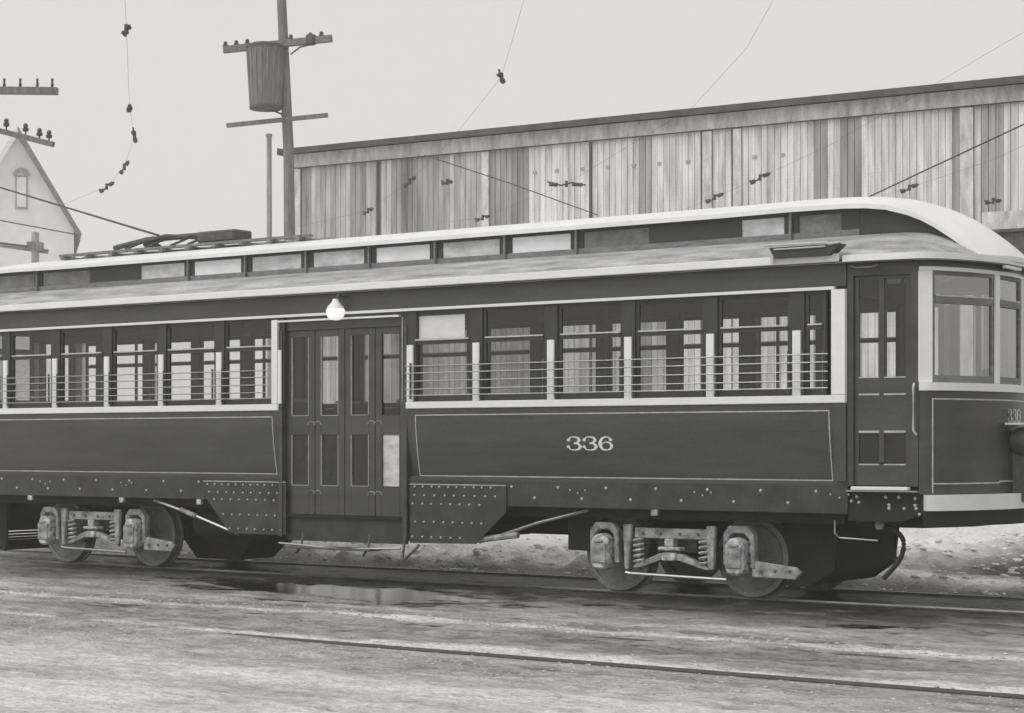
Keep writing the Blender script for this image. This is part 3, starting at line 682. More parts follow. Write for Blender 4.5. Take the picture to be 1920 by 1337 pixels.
for xf in (None, far_):
    xs0 = 2 * XE + 0.05; xs1 = -0.05
    MB(xf).box(xs0, xs1, 0.69, 0.72, 3.40, 3.505).build('clerestory_sill', 'clersill', T)
    MB(xf).box(xs0, xs1, 0.685, 0.72, 3.672, 3.725).build('clerestory_head', 'cler', T)
    prev = xs0
    for a, b_, k in CWN:
        MB(xf).box(prev, a, 0.692, 0.718, 3.5055, 3.6715).build('clerestory_post', 'cler', T)
        if a - prev < 0.3: MB(xf).box((prev + a) / 2 - 0.012, (prev + a) / 2 + 0.012, 0.66, 0.69, 3.44, 3.70).build('clerestory_rib', 'clersill', T)
        MB(xf).box(a, b_, 0.705, 0.709, 3.506, 3.671).build('clerestory_pane', {'m': 'midglass', 'b': 'paleglass', 'd': 'duskglass'}[k], T)  # bright and mid panes have the sky's brightness painted into their colour
        prev = b_
    MB(xf).box(prev, xs1, 0.692, 0.718, 3.5055, 3.6715).build('clerestory_post', 'cler', T)
    for mm_ in (False, True):
        f = (lambda x, y, z: (2 * XE - x if mm_ else x, y if xf is None else 2.5 - y, z))
        e = [(a, b_ - 0.03) for a, b_, c, d in SEC if a > -0.1 and a < 1.1]
        MB(f).prism([(-0.049, 3.42)] + [(-0.049, 3.73)] + e + [(1.06, 3.2), (0.8, 3.25), (0.4, 3.35)], 0.695, 0.72).build('monitor_end_panel', 'cler', T)
# roof-edge box near the front (route board holder)
rb = MB().prism([(-0.50, 3.185), (-0.56, 3.285), (0.06, 3.285), (0.16, 3.285), (0.04, 3.185)], -0.16, -0.02).build('route_board_holder', 'cler', T)
MB().tube([(-0.60, -0.17, 3.305), (0.02, -0.17, 3.300), (0.05, -0.17, 3.285), (0.16, -0.15, 3.298)], 0.012, 6).build('holder_rail', 'brass', rb)
MB().tube([(-0.5, -0.175, 3.265), (0.02, -0.175, 3.265)], 0.008, 6).build('holder_rail', 'brass', rb)
MB().box(-0.55, -0.52, -0.15, -0.12, 3.14, 3.25).build('holder_strut', 'brass', rb)
# hood drip clips
MB().tube([(0.20, -0.03, 3.09), (0.26, -0.04, 3.07), (0.42, -0.03, 3.07), (0.46, -0.02, 3.09)], 0.007, 5).build('gutter_bracket', 'bar', T)
MB().box(1.26, 1.30, 0.92, 1.3, 3.085, 3.11).build('marker_bracket', 'white', T)
# roof gear: trolley base, plank, pole
MB().box(-11.5, -7.2, 1.02, 1.10, 3.91, 3.94).build('trolley_plank', 'pole', T)
MB().box(-11.5, -7.2, 1.40, 1.48, 3.91, 3.94).build('trolley_plank', 'palepole', T)
for x in np.arange(-11.4, -6.9, 0.45): MB().box(x - 0.03, x + 0.03, 0.98, 1.52, 3.87, 3.909).build('plank_saddle', 'pole', T)
rg = MB().tube([(-10.7, 1.25, 4.0), (-10.1, 1.25, 4.07), (-9.5, 1.25, 4.07), (-9.1, 1.25, 4.07)], 0.035, 8).build('trolley_base', 'gear', T)
MB().box(-9.1, -8.46, 1.1, 1.42, 3.95, 4.09).build('resistor_box', 'gear', T, bevel=0.02)
m = MB()
for yy in (1.17, 1.33): m.tube([(-10.25, yy, 4.02), (-9.7, yy, 4.09), (-9.3, yy, 4.05)], 0.022, 7)
for x in (-10.3, -9.95, -9.5, -9.2): m.tube([(x, 1.05, 3.94), (x + 0.12, 1.25, 4.05)], 0.018, 6)
m.build('trolley_spring', 'gear', rg)
MB().lathe([(0.09, 0), (0.09, 0.05), (0.05, 0.07), (0.05, 0.16)], (-9.98, 1.25, 3.94), 'z', 14).build('trolley_pivot', 'gear', rg)
MB().tube([(-9.9, 1.25, 4.11), (-12.928, 1.25, 4.95), (-15.2, 1.25, 5.60)], 0.014, 8, 0.008).build('trolley_pole', 'gear', T)
MB().lathe([(0.03, -0.02), (0.06, -0.01), (0.06, 0.01), (0.03, 0.02)], (-15.22, 1.25, 5.63), 'y', 12).build('trolley_wheel', 'gear', T)

# ---------------- interior
MB().box(XL + 0.02, XR - 0.02, 0.10, 2.40, 0.99, 1.06).build('saloon_floor', 'floor', T)
for xf in (None, far_):
    for a, b_ in (((XL, DL), (DR, XR)) if xf is None else ((XL, XR),)):
        MB(xf).box(a, b_, 0.13, 0.15, 1.061, 1.92).build('inner_wainscot', 'inside', T)
    MB(xf).box(XL, XR, 0.052, 0.10, 2.89, 3.12).build('inner_letterboard', 'inside', T)
for yb in (0.62, 1.43):
    s0 = None
    for x in [-11.0 + 0.93 * i for i in range(12)]:
        if -7.1 < x < -4.7 and yb < 1: continue
        y0, y1 = (0.17, 1.0) if yb < 1 else (1.5, 2.33)
        if s0 is None:
            m = MB(); m.box(x - 0.42, x, y0, y1, 1.42, 1.52); m.prism([(x, 1.5), (x + 0.07, 1.96), (x + 0.12, 1.96), (x + 0.06, 1.5)], y0, y1)
            s0 = m.build('passenger_seat', 'seat', T, loc=(x, (y0 + y1) / 2, 1.06)); x00 = x
            MB().box(x - 0.3, x - 0.05, y0 + 0.2, y1 - 0.2, 1.06, 1.42).build('seat_pedestal', 'inside', s0)
            MB().tube([(x + 0.09, y0, 1.98), (x + 0.09, y1, 1.98)], 0.018, 6).build('grab_rail', 'brass', s0)
        else: dup(s0, x - x00)
for x in (-10.1, -8.3, -6.75, -4.9, -3.1, -1.3, 0.05):
    for yy in (1.05, 1.45): MB().tube([(x, yy, 1.06), (x, yy, 3.45)], 0.02, 6).build('stanchion', 'inside', T)
for x in (0.09, XL + 0.05):
    for y0, y1 in ((0.16, 0.9), (1.6, 2.34)):
        m = MB(); m.box(x - 0.02, x + 0.02, y0, y1, 1.06, 1.95); m.box(x - 0.02, x + 0.02, y0, y0 + 0.05, 1.95, 3.1); m.box(x - 0.02, x + 0.02, y1 - 0.05, y1, 1.95, 3.1); m.box(x - 0.02, x + 0.02, y0, y1, 2.85, 3.12)
        m.build('bulkhead', 'inside', T)
MB().box(0.80, 1.0, 1.55, 1.8, 1.06, 2.2).build('motor_controller', 'inside', T, bevel=0.03)
MB().lathe([(0.015, 0), (0.015, 0.9), (0.2, 0.92), (0.2, 0.95), (0.0, 0.96)], (0.95, 1.0, 1.1), 'z', 16).build('brake_wheel', 'gear', T)

# ---------------- underbody
MB().box(XL + 0.1, XR - 0.1, 0.18, 2.32, 0.74, 0.98).build('underframe', 'under', T)
MB().box(XL + 0.4, XR - 0.6, 0.95, 1.55, 0.52, 0.739).build('centre_sill', 'under', T)
MB().box(-6.9, -4.8, 0.35, 2.1, 0.45, 0.739).build('step_well', 'under', T)
MB().prism([(-9.1, 0.739), (-9.15, 0.30), (-8.95, 0.09), (-8.28, 0.09), (-8.0, 0.33), (-7.6, 0.48), (-7.4, 0.739)], 0.95, 1.6).build('equipment_box', 'under', T)
MB().lathe([(0.0, -0.5), (0.17, -0.5), (0.19, -0.45), (0.19, 0.45), (0.17, 0.5), (0, 0.5)], (-7.95, 0.55, 0.56), 'x', 18).build('air_reservoir', 'under', T, True)
MB().box(-3.12, -2.72, 0.35, 0.9, 0.40, 0.739).build('control_box', 'under', T, bevel=0.01)
for pts in ([(-8.80, 0.09, 0.82), (-8.15, 0.08, 0.66), (-7.45, 0.1, 0.45)], [(-2.70, 0.09, 0.82), (-3.3, 0.08, 0.68), (-4.05, 0.1, 0.46)]):
    MB().tube(pts, 0.016, 6).build('truss_rod', 'bar', T)
MB().tube([(-8.35, 0.085, 0.715), (-8.1, 0.078, 0.645)], 0.028, 8).build('turnbuckle', 'truck', T)
MB().tube([(-3.55, 0.085, 0.55), (-4.1, 0.05, 0.48)], 0.032, 8).build('turnbuckle', 'truck', T)
for x in (-9.28, -8.0, -10.9, -1.9):
    MB().box(x - 0.035, x + 0.035, 0.02, 0.05, 0.785, 0.842).build('frame_bracket', 'cover' if x < -5 else 'truck', T)

def make_truck(cx):
    tk = MB().box(cx - 0.22, cx + 0.22, 0.35, 2.15, 0.42, 0.62).build('truck', 'truckd', T, loc=(cx, 1.25, 0))
    MB().box(cx - 0.9, cx + 0.9, 0.62, 1.88, 0.3, 0.5).build('motor_casing', 'under', tk)
    for y in (0.53, 1.97):
        sg = 1 if y < 1 else -1
        for dx in (-0.757, 0.757):
            prof = [(0.0, -0.05), (0.07, -0.055), (0.08, -0.01), (0.12, 0.01), (0.29, 0.015), (0.335, -0.03), (0.335, -0.05), (0.384, -0.05), (0.388, 0.045), (0.41, 0.055), (0.408, 0.08), (0.33, 0.08), (0.33, 0.04), (0.0, 0.04)]
            wl = MB().lathe([(r, h * sg) for r, h in prof], (cx + dx, y, 0.387), 'y', 40).build('wheel', 'wheel', tk, True)
            MB().lathe([(0.337, -0.053 * sg), (0.386, -0.053 * sg), (0.386, -0.0505 * sg), (0.337, -0.0505 * sg)], (cx + dx, y, 0.387), 'y', 40)
    for dx in (-0.757, 0.757): MB().tube([(cx + dx, 0.25, 0.387), (cx + dx, 2.25, 0.387)], 0.06, 10).build('axle', 'truckd', tk)
    for sgn in (0, 1):
        ym = (lambda x, y, z: (x, y, z)) if sgn == 0 else far_
        m = MB(ym)
        m.box(cx - 0.40, cx + 0.46, 0.20, 0.27, 0.555, 0.655)          # top bar
        for dx in (-0.757, 0.757):                                    # pedestals
            m.prism([(cx + dx - 0.16, 0.32), (cx + dx - 0.16, 0.62), (cx + dx - 0.10, 0.70), (cx + dx + 0.10, 0.70), (cx + dx + 0.17, 0.62), (cx + dx + 0.18, 0.30), (cx + dx + 0.125, 0.30), (cx + dx + 0.12, 0.58), (cx + dx + 0.06, 0.63), (cx + dx - 0.06, 0.63), (cx + dx - 0.11, 0.58), (cx + dx - 0.11, 0.32)], 0.19, 0.28)
        m.prism([(cx - 0.52, 0.69), (cx - 0.42, 0.69), (cx - 0.46, 0.24), (cx - 0.50, 0.24)], 0.17, 0.22); m.prism([(cx + 0.42, 0.69), (cx + 0.52, 0.69), (cx + 0.50, 0.27), (cx + 0.44, 0.27)], 0.17, 0.22)
        m.prism([(cx + 0.90, 0.33), (cx + 0.93, 0.37), (cx + 1.36, 0.325), (cx + 1.42, 0.28), (cx + 1.36, 0.21), (cx + 0.90, 0.215)], 0.20, 0.25)
        m.build('side_frame', 'truck', tk, bevel=0.008)
        m = MB(ym); m.prism([(cx - 0.42, 0.255), (cx - 0.40, 0.29), (cx - 0.12, 0.41), (cx + 0.12, 0.41), (cx + 0.40, 0.30), (cx + 0.44, 0.265), (cx + 0.38, 0.265), (cx + 0.10, 0.345), (cx - 0.10, 0.345), (cx - 0.34, 0.262)], 0.20, 0.28)
        m.build('leaf_spring', 'truck', tk, bevel=0.006)
        m = MB(ym)
        m.box(cx - 0.075, cx + 0.075, 0.17, 0.3, 0.34, 0.42); m.box(cx - 0.12, cx + 0.13, 0.17, 0.29, 0.44, 0.475); m.box(cx - 0.05, cx + 0.05, 0.18, 0.29, 0.475, 0.556)
        m.build('spring_buckle', 'cover', tk, bevel=0.01)
        MB(ym).tube([(cx - 0.47, 0.15, 0.215), (cx - 0.42, 0.15, 0.205), (cx + 0.66, 0.15, 0.185)], 0.016, 7).build('brake_rod', 'bar', tk)
        for dx in (-0.757, 0.757):
            m = MB(ym); m.lathe([(0.09, -0.0), (0.112, -0.02), (0.112, -0.11), (0.10, -0.125), (0.0, -0.13)], (0, 0, 0), 'y', 4) if False else None
            m.prism([(cx + dx - 0.10, 0.27), (cx + dx - 0.105, 0.50), (cx + dx - 0.075, 0.57), (cx + dx, 0.59), (cx + dx + 0.075, 0.57), (cx + dx + 0.105, 0.50), (cx + dx + 0.10, 0.27), (cx + dx + 0.06, 0.23), (cx + dx - 0.06, 0.23)], 0.10, 0.27)
            m.build('axle_box', 'cover', tk, bevel=0.025)
            m = MB(ym); m.box(cx + dx - 0.085, cx + dx + 0.085, 0.085, 0.10, 0.30, 0.50); m.tube([(cx + dx - 0.05, 0.09, 0.515), (cx + dx + 0.05, 0.09, 0.515)], 0.018, 6)
            m.build('axle_box_lid', 'truck', tk, bevel=0.006)
            m = MB(ym)
            m.prism([(cx + dx - 0.12, 0.06), (cx + dx - 0.13, 0.2), (cx + dx + 0.10, 0.2), (cx + dx + 0.09, 0.08)], 0.13, 0.2) if False else None
        for dx in (-0.37, 0.37):
            pts = [(cx + dx + 0.05 * math.cos(a), 0.235 + 0.05 * math.sin(a), 0.29 + 0.26 * a / (10 * math.pi)) for a in [math.pi * q / 4 for q in range(41)]]
            MB(ym).tube(pts, 0.013, 5).build('coil_spring', 'cover', tk)
        for dx in (-0.30, 0.30):
            MB(ym).tube([(cx + dx, 0.24, 0.66), (cx + dx * 1.15, 0.24, 0.45), (cx + dx * 1.3, 0.3, 0.24)], 0.014, 6).build('brake_hanger', 'truckd', tk)
            MB(ym).box(cx + dx * 1.28 - 0.03, cx + dx * 1.28 + 0.03, 0.40, 0.56, 0.26, 0.48).build('brake_shoe', 'truckd', tk, bevel=0.01)
        m = MB(ym)
        for dx in (-0.87, -0.64, 0.64, 0.88):
            for z in (0.36, 0.45, 0.54): m.lathe([(0.0, -0.018), (0.014, -0.014), (0.016, 0.0)], (cx + dx, 0.19, z), n=6)
        for dx in (-0.3, -0.1, 0.12, 0.32): m.lathe([(0.0, -0.018), (0.014, -0.014), (0.016, 0.0)], (cx + dx, 0.20, 0.605), n=6)
        for dx in (1.0, 1.15, 1.3): m.lathe([(0.0, -0.018), (0.014, -0.014), (0.016, 0.0)], (cx + dx, 0.20, 0.285), n=6)
        tag(m.build('frame_bolt', 'truckd', tk), kind='stuff')
    MB().tube([(cx - 0.3, 0.4, 0.70), (cx - 0.6, 0.45, 0.62), (cx - 1.1, 0.5, 0.66)], 0.02, 6).build('motor_cable', 'rubber', tk)
    return tk
for cx in (-1.83, -9.99): make_truck(cx)

# ------------------------------------------------------------ car barn
BX, BY, BA = -22.40, 17.88, math.atan2(19.169 - 17.88, -5.284 + 22.40)
cb, sb = math.cos(BA), math.sin(BA)
def bxf(u, v, z): return (BX + cb * u - sb * v, BY + sb * u + cb * v, z)
BARN = thing('car_barn', (BX, BY, 0), 'long weathered board sided car barn with dark roof edge behind the streetcar', 'barn')
BL = 30.0
MB(bxf).box(0.02, BL, 0.04, 0.2, -0.1, 8.25).build('inner_wall', 'barnback', BARN)
MB(bxf).box(0.02, 0.2, 0.2, 14, -0.1, 8.25).build('end_wall', 'barntrim', BARN)
MB(bxf).box(0.021, BL, 13.8, 14, -0.1, 8.2).build('back_wall', 'barntrim', BARN)
MB(bxf).box(BL - 0.2, BL, 0.21, 13.79, -0.1, 8.2).build('end_wall', 'barntrim', BARN)
MB(bxf).prism([(-0.35, 8.24), (-0.35, 8.34), (7, 9.1), (14.3, 8.34), (14.3, 8.24), (7, 8.95)], -0.25, BL + 0.2, 'x') if False else None
rf = MB(bxf)
rf.grid([[(u, -0.32, 8.27), (u, 7, 8.75), (u, 14.3, 8.27)] for u in (-0.28, BL + 0.2)]); rf.grid([[(u, -0.32, 8.36), (u, 7, 8.9), (u, 14.3, 8.36)] for u in (-0.28, BL + 0.2)])
rf.box(-0.28, BL + 0.2, -0.34, -0.321, 8.235, 8.37); rf.box(-0.30, -0.281, -0.32, 14.3, 8.24, 8.40)
rf.build('roof', 'barnroof', BARN)
MB(bxf).box(-0.05, BL, -0.06, 0.0, 7.95, 8.26).build('fascia_board', 'barntrim', BARN)
MB(bxf).box(-0.05, BL, -0.075, -0.06, 7.925, 7.948).build('groove_strip', 'barnback', BARN)  # dark strip for the groove line below the fascia
def u_at(px):                    # where the image column px meets the barn wall
    th = R(35.2176); cx, cy = 7.706, -15.972
    dx = -math.sin(th) + (px - 960) / 3600 * math.cos(th); dy = math.cos(th) + (px - 960) / 3600 * math.sin(th)
    # (cx+t dx - BX, cy + t dy - BY) . n = 0
    t = ((cx - BX) * -sb + (cy - BY) * cb) / (-(dx * -sb + dy * cb))
    return (cx + t * dx - BX) * cb + (cy + t * dy - BY) * sb
TR = [(-0.05, 0.16), (u_at(905), u_at(918)), (u_at(1318), u_at(1336)), (u_at(1376), u_at(1391)), (u_at(1801), u_at(1826)), (u_at(1826) + 5, u_at(1826) + 5.25), (u_at(1826) + 8, u_at(1826) + 8.25)]
TR = [(round(a, 2), round(b_, 2)) for a, b_ in TR]
for a, b_ in TR: MB(bxf).box(a, b_, -0.05, -0.002, 0.0, 7.92).build('wall_post', 'barntrim', BARN)
for px in (708, 1106): a = round(u_at(px), 2); MB(bxf).box(a, a + 0.05, -0.035, -0.002, 0.0, 7.92).build('thin_batten', 'barnroof', BARN)
DU = round(u_at(1843), 2)
# boards
bm1 = MB(); bm1.prism([(0, 0.0), (0.004, -0.024), (0.132, -0.024), (0.136, 0.0)], 0.0, 7.94, 'z')
b0 = None; u = 0.165; k = 0
rb_ = random.Random(11)
tone = 1.0
DARKZ = [(u_at(1205), u_at(1214), .55), (u_at(1533), u_at(1546), .5), (u_at(1578), u_at(1612), .5), (u_at(1840), u_at(1868), .55), (u_at(1792), u_at(1800), .45), (u_at(925), u_at(982), .6), (u_at(560), u_at(575), .7), (u_at(740), u_at(780), .75)]
DOORTOP = 5.55
while u < BL - 0.15:
    if any(a - 0.13 < u < b_ for a, b_ in TR):
        u = [b_ for a, b_ in TR if a - 0.13 < u < b_][0] + 0.003; continue
    wdt = 0.142
    if b0 is None:
        b0 = bm1.build('board', 'board', BARN, loc=(0, 0, 0)); o = b0
    else:
        o = b0.copy(); COL.objects.link(o)
    o.location = Vector(bxf(u, 0.03 - 0.0 * k, 0)) - ORG[BARN] + Vector((0, 0, 0)); o.rotation_euler = (0, 0, BA)
    left = u < u_at(915)
    mid = u < u_at(990)
    base = 0.70 if left else (0.78 if mid else 1.02)
    t = base * (rb_.uniform(0.7, 1.32) if left else rb_.uniform(0.92, 1.08))
    for a, b_, f in DARKZ:
        if a - 0.1 < u < b_: t *= f
    o.color = (t, t, t, 1)
    if DU < u < DU + 4.6: o.location.z += DOORTOP + 0.35; o.scale = (1, 1, (7.94 - DOORTOP - 0.35) / 7.94)
    u += wdt; k += 1
MB(bxf).box(DU, DU + 4.7, -0.07, 0.0, DOORTOP, DOORTOP + 0.34).build('door_head_board', 'barntrim', BARN)
MB(bxf).box(DU, DU + 4.7, -0.09, -0.02, DOORTOP - 0.06, DOORTOP - 0.003).build('door_track', 'barnroof', BARN)
for i in range(24): MB(bxf).box(DU + 0.02 + i * 0.194, DU + 0.02 + i * 0.194 + 0.186, -0.01, 0.03, 0.05, DOORTOP - 0.07).build('door_board', 'barnroof', BARN)

for px in (1003, 1044, 1092, 1140, 1188, 1236, 1290, 1415, 1468):
    a = u_at(px); MB(bxf).box(a - 0.045, a + 0.045, -0.012, 0.008, 7.30 - 0.012 * (a - 10), 7.37 - 0.012 * (a - 10)).build('wall_anchor_plate', 'midplate', BARN)
# ------------------------------------------------------------ poles
G_POLE = 'line poles with crossarms'
def insulator(x, y, z, par, s=1.0):
    MB().lathe([(0.012, -0.05), (0.012, 0.0), (0.045 * s, 0.01), (0.05 * s, 0.05), (0.03 * s, 0.07), (0.04 * s, 0.10), (0.02, 0.13)], (x, y, z), 'z', 8).build('insulator', 'ceramic', par)
P1 = thing('utility_pole', (-20.45, 15.55, 0), 'tall wooden utility pole with ribbed transformer tank and two crossarms at the barn corner', 'pole', G_POLE)
MB().tube([(-20.44, 15.56, -0.2), (-20.50, 15.52, 7.8), (-20.63, 15.43, 11.2), (-20.68, 15.4, 12.6)], 0.135, 12, 0.09).build('pole_shaft', 'pole', P1, True)
def crossarm(a, b_, r, par, nm='crossarm'):
    a = Vector(a); b_ = Vector(b_); d = (b_ - a); L = d.length; d.normalize(); up = Vector((0, 0, 1)); sd_ = d.cross(up).normalized(); u2 = sd_.cross(d)
    m = MB(lambda x, y, z: tuple(a + d * x + sd_ * y + u2 * z)); m.box(0, L, -r, r, -r, r); return m.build(nm, 'pole', par)
ca = crossarm((-21.56, 14.58, 10.07), (-19.62, 15.95, 10.32), 0.07, P1)
cb2 = crossarm((-21.50, 14.62, 8.42), (-19.70, 15.90, 8.65), 0.045, P1)
for k in (0.02, 0.12, 0.22, 0.62, 0.80, 0.90): insulator(-21.56 + 1.94 * k, 14.58 + 1.37 * k, 10.12 + 0.25 * k, ca, 1.2)
MB().lathe([(0.05, -0.1), (0.11, -0.08), (0.13, 0.0), (0.11, 0.12), (0.05, 0.14)], (-20.0, 15.68, 10.27), 'z', 10).build('fuse_box', 'gear', ca)
MB().tube([(-20.3, 15.35, 9.95), (-20.15, 15.5, 10.12), (-19.95, 15.65, 10.18)], 0.02, 6).build('arm_brace', 'gear', ca)
tn = MB().lathe([(0.0, 8.79), (0.31, 8.79), (0.33, 8.83), (0.395, 10.08), (0.40, 10.12), (0.0, 10.14)], (-20.80, 15.10, 0), 'z', 24).build('transformer_tank', 'tank', P1, True)
for q in range(18):
    a = 2 * math.pi * q / 18
    MB().tube([(-20.80 + 0.325 * math.cos(a), 15.10 + 0.325 * math.sin(a), 8.84), (-20.80 + 0.40 * math.cos(a), 15.10 + 0.40 * math.sin(a), 10.07)], 0.022, 5).build('tank_rib', 'tank', tn)
MB().lathe([(0.34, 8.77), (0.35, 8.78), (0.35, 8.825), (0.34, 8.83)], (-20.80, 15.10, 0), 'z', 24).build('tank_band', 'gear', tn)
MB().lathe([(0.42, 10.10), (0.42, 10.15), (0.3, 10.2), (0.0, 10.21)], (-20.80, 15.10, 0), 'z', 24).build('tank_lid', 'gear', tn)
MB().tube([(-20.75, 15.2, 8.78), (-20.62, 15.4, 8.70), (-20.53, 15.45, 8.55)], 0.02, 6).build('tank_lead', 'gear', P1)
P2 = thing('guard_post', (-20.85, 15.3, 0), 'slim bleached wooden post standing just left of the transformer pole', 'post')
MB().tube([(-20.85, 15.3, -0.1), (-20.86, 15.28, 8.25)], 0.065, 8, 0.055).build('post_shaft', 'palepole', P2)
MB().lathe([(0.07, 8.2), (0.07, 8.26), (0.0, 8.28)], (-20.86, 15.28, 0), 'z', 10).build('post_cap', 'palepole', P2)

cz = Vector((7.706, -15.972)); dv = Vector((-math.sin(R(35.2176)), math.cos(R(35.2176)))); rv = Vector((math.cos(R(35.2176)), math.sin(R(35.2176))))
def at(px, py_, Z):
    p = cz + Z * (dv + rv * ((px - 960) / 3600)); return (p.x, p.y, 1.477 + (833 - py_) / 3600 * Z)
b3 = at(-28, 833, 30)
P3 = thing('utility_pole', (b3[0], b3[1], 0), 'wooden pole at the left edge, its two crossarms reaching into view', 'pole', G_POLE)
MB().tube([(b3[0], b3[1], -0.2), (b3[0], b3[1], 8.3)], 0.15, 12, 0.12).build('pole_shaft', 'pole', P3, True)
c3a = crossarm(at(-165, 168, 30), at(108, 171, 29.9), 0.055, P3)
c3b = crossarm(at(-160, 205, 30.3), at(100, 271, 29.7), 0.042, P3)
for px, py_ in ((12, 244), (48, 253), (92, 266), (74, 262)): p = at(px, py_ - 6, 29.8); insulator(*p, c3b, 1.0)
for px in (8, 38, 70, 98): p = at(px, 163, 29.9); insulator(*p, c3a, 0.5)
b4 = at(66, 833, 60)
P4 = thing('utility_pole', (b4[0], b4[1], 0), 'short distant pole with one small crossarm in front of the pale house', 'pole', G_POLE)
MB().tube([(b4[0], b4[1], -0.2), (b4[0], b4[1], 8.1)], 0.15, 10, 0.12).build('pole_shaft', 'palepole', P4, True)
crossarm(at(-20, 456, 60), at(90, 472, 60), 0.07, P4)
crossarm(at(52, 462, 60), at(80, 463, 60), 0.14, P4, 'pole_top_block')

# ------------------------------------------------------------ distant house
HZ = 85.0
def hxf(u, v, z):                                   # u right, v away, metres, from the gable centre
    hd = dv + rv * ((33 - 960) / 3600); p = cz + HZ * hd; hd = hd.normalized(); p = p + Vector((hd.y, -hd.x)) * u + hd * v; return (p.x, p.y, z)
k = HZ / 3600
def zz(py_): return 1.477 + (833 - py_) * k
hl_ = hxf(0, 0, 0)
HS = thing('gabled_house', hl_, 'pale steep gabled house fading into the haze at far left', 'house')
pk, ev, hw = zz(238), zz(437), (150 - 33) * k
MB(hxf).prism([(-hw * 0.88, 0), (hw * 0.88, 0), (hw * 0.88, ev + 0.35), (0, pk - 0.25), (-hw * 0.88, ev + 0.35)], 0, 9).build('wall', 'house', HS)
for s, mt_ in ((1, 'houseroof'), (-1, 'house')):
    MB(hxf).prism([(0, pk), (s * hw, ev), (s * (hw - 0.06), ev - 0.28), (0, pk - 0.42)], -0.4, 9.3).build('roof', mt_, HS)
for px, y0, y1 in ((40, 392, 330),):
    u = (px - 33) * k
    fr = MB(hxf).box(u - 0.26, u + 0.26, -0.06, -0.01, zz(y0), zz(y1)).build('window', 'housedim', HS)
    MB(hxf).box(u - 0.2, u + 0.2, -0.08, -0.061, zz(y0) + 0.1, zz(y1) - 0.05).build('window_pane', 'house', fr)
    MB(hxf).tube([(u - 0.32, -0.15, zz(y1)), (u - 0.2, -0.15, zz(y1) + 0.2), (u, -0.15, zz(y1) + 0.28), (u + 0.2, -0.15, zz(y1) + 0.2), (u + 0.32, -0.15, zz(y1))], 0.09, 6).build('window_hood', 'housedim', fr)

# ------------------------------------------------------------ overhead wires
G_W = 'overhead wires'
def wire(pts, r, label, name='overhead_wire', clamps=(), sag=0.0, group=G_W):
    P = []
    for i in range(len(pts) - 1):
        a = Vector(pts[i]); b_ = Vector(pts[i + 1])
        for q in range(8):
            t = q / 8; p = a.lerp(b_, t); p.z -= sag * 4 * t * (1 - t); P.append(p)
    P.append(Vector(pts[-1]))
    T_ = thing(name, tuple(P[len(P) // 2]), label, 'wire', group)
    MB().tube(P, r, 6).build('wire_strand', 'wire', T_)
    for (c, d, L) in clamps:
        c = Vector(c); d = Vector(d).normalized() * L / 2
        m = MB(); up_ = Vector((0, 0, 1)); m.tube([c - d + up_ * 0.02, c - d * 0.6, c - d * 0.3 - up_ * 0.03, c, c + d * 0.35 + up_ * 0.03, c + d * 0.7, c + d], 0.014, 6)
        m.tube([c - d * 0.9 + Vector((0, 0, -0.02)), c - d * 0.45 + Vector((0, 0, -0.02))], 0.035, 7); m.tube([c + d * 0.3, c + d * 0.85], 0.032, 7); m.tube([c - up_ * 0.05, c + up_ * 0.05], 0.025, 5)
        m.build('wire_clamp', 'gear', T_)
    return T_
def Zc(py_, z=5.8): return (z - 1.477) * 3600 / (833 - py_)
def hc(px, py_): return at(px, py_, Zc(py_))
def D(a, b_): return tuple(Vector(b_) - Vector(a))
c = [hc(120, 383), hc(200, 350), hc(233, 313), hc(252, 255), hc(243, 203), hc(237, 55), hc(228, -120)]
wire(c, 0.0018, 'thin curved contact wire with clamps in the open sky left of the transformer pole', clamps=[(c[1], D(at(188, 357, 32), at(212, 343, 32)), 0.30), (c[2], D(at(227, 322, 30), at(240, 305, 30)), 0.24), (c[3], D(at(250, 245, 27), at(254, 266, 27)), 0.2), (c[4], (1, 0, 0), 0.06), (c[5], D(at(230, 62, 20), at(243, 48, 20)), 0.12)])
c = [hc(560, 425), hc(690, 395), hc(768, 340), hc(840, 270), hc(940, 145), hc(1000, -60)]
wire(c, 0.0018, 'thin contact wire with a clamp alone in the sky above the barn roof', clamps=[(c[1], D(at(680, 400, 33), at(702, 391, 33)), 0.22), (c[2], D(at(757, 348, 30), at(778, 332, 30)), 0.26), (c[4], D(at(936, 135, 23), at(946, 160, 23)), 0.16)])
c = [hc(840, 416), hc(905, 408), hc(1062, 345), hc(1300, 200), hc(1400, 90), hc(1500, -90)]
wire(c, 0.0018, 'thin contact wire with the largest clamp before the barn boards', clamps=[(c[1], D(at(890, 413, 35), at(923, 405, 35)), 0.32), (c[2], D(at(1025, 343, 31), at(1100, 347, 31)), 0.64), (hc(838, 341), D(at(826, 341, 31), at(852, 341, 31)), 0.2)])
c = [hc(1250, 405), hc(1340, 370), hc(1425, 333), hc(1560, 270), hc(1920, 60)]
wire(c, 0.0018, 'thin contact wire with two clamps over the middle of the car roof', clamps=[(c[1], D(at(1320, 380, 32), at(1362, 362, 32)), 0.36), (c[2], D(at(1402, 343, 30), at(1448, 323, 30)), 0.38)])
c = [hc(1560, 400), hc(1705, 352), hc(1860, 300), hc(1990, 240)]
wire(c, 0.0018, 'thin contact wire with one clamp over the front roof hood', clamps=[(c[1], D(at(1686, 360, 31), at(1727, 345, 31)), 0.34), (at(1862, 377, 31), D(at(1845, 378, 31), at(1882, 376, 31)), 0.28)])
wire([at(1500, 430, 27), at(1640, 364, 26.5), at(1920, 233, 24), at(2200, 100, 22)], 0.010, 'thick guy wire slanting up past the right end of the barn')
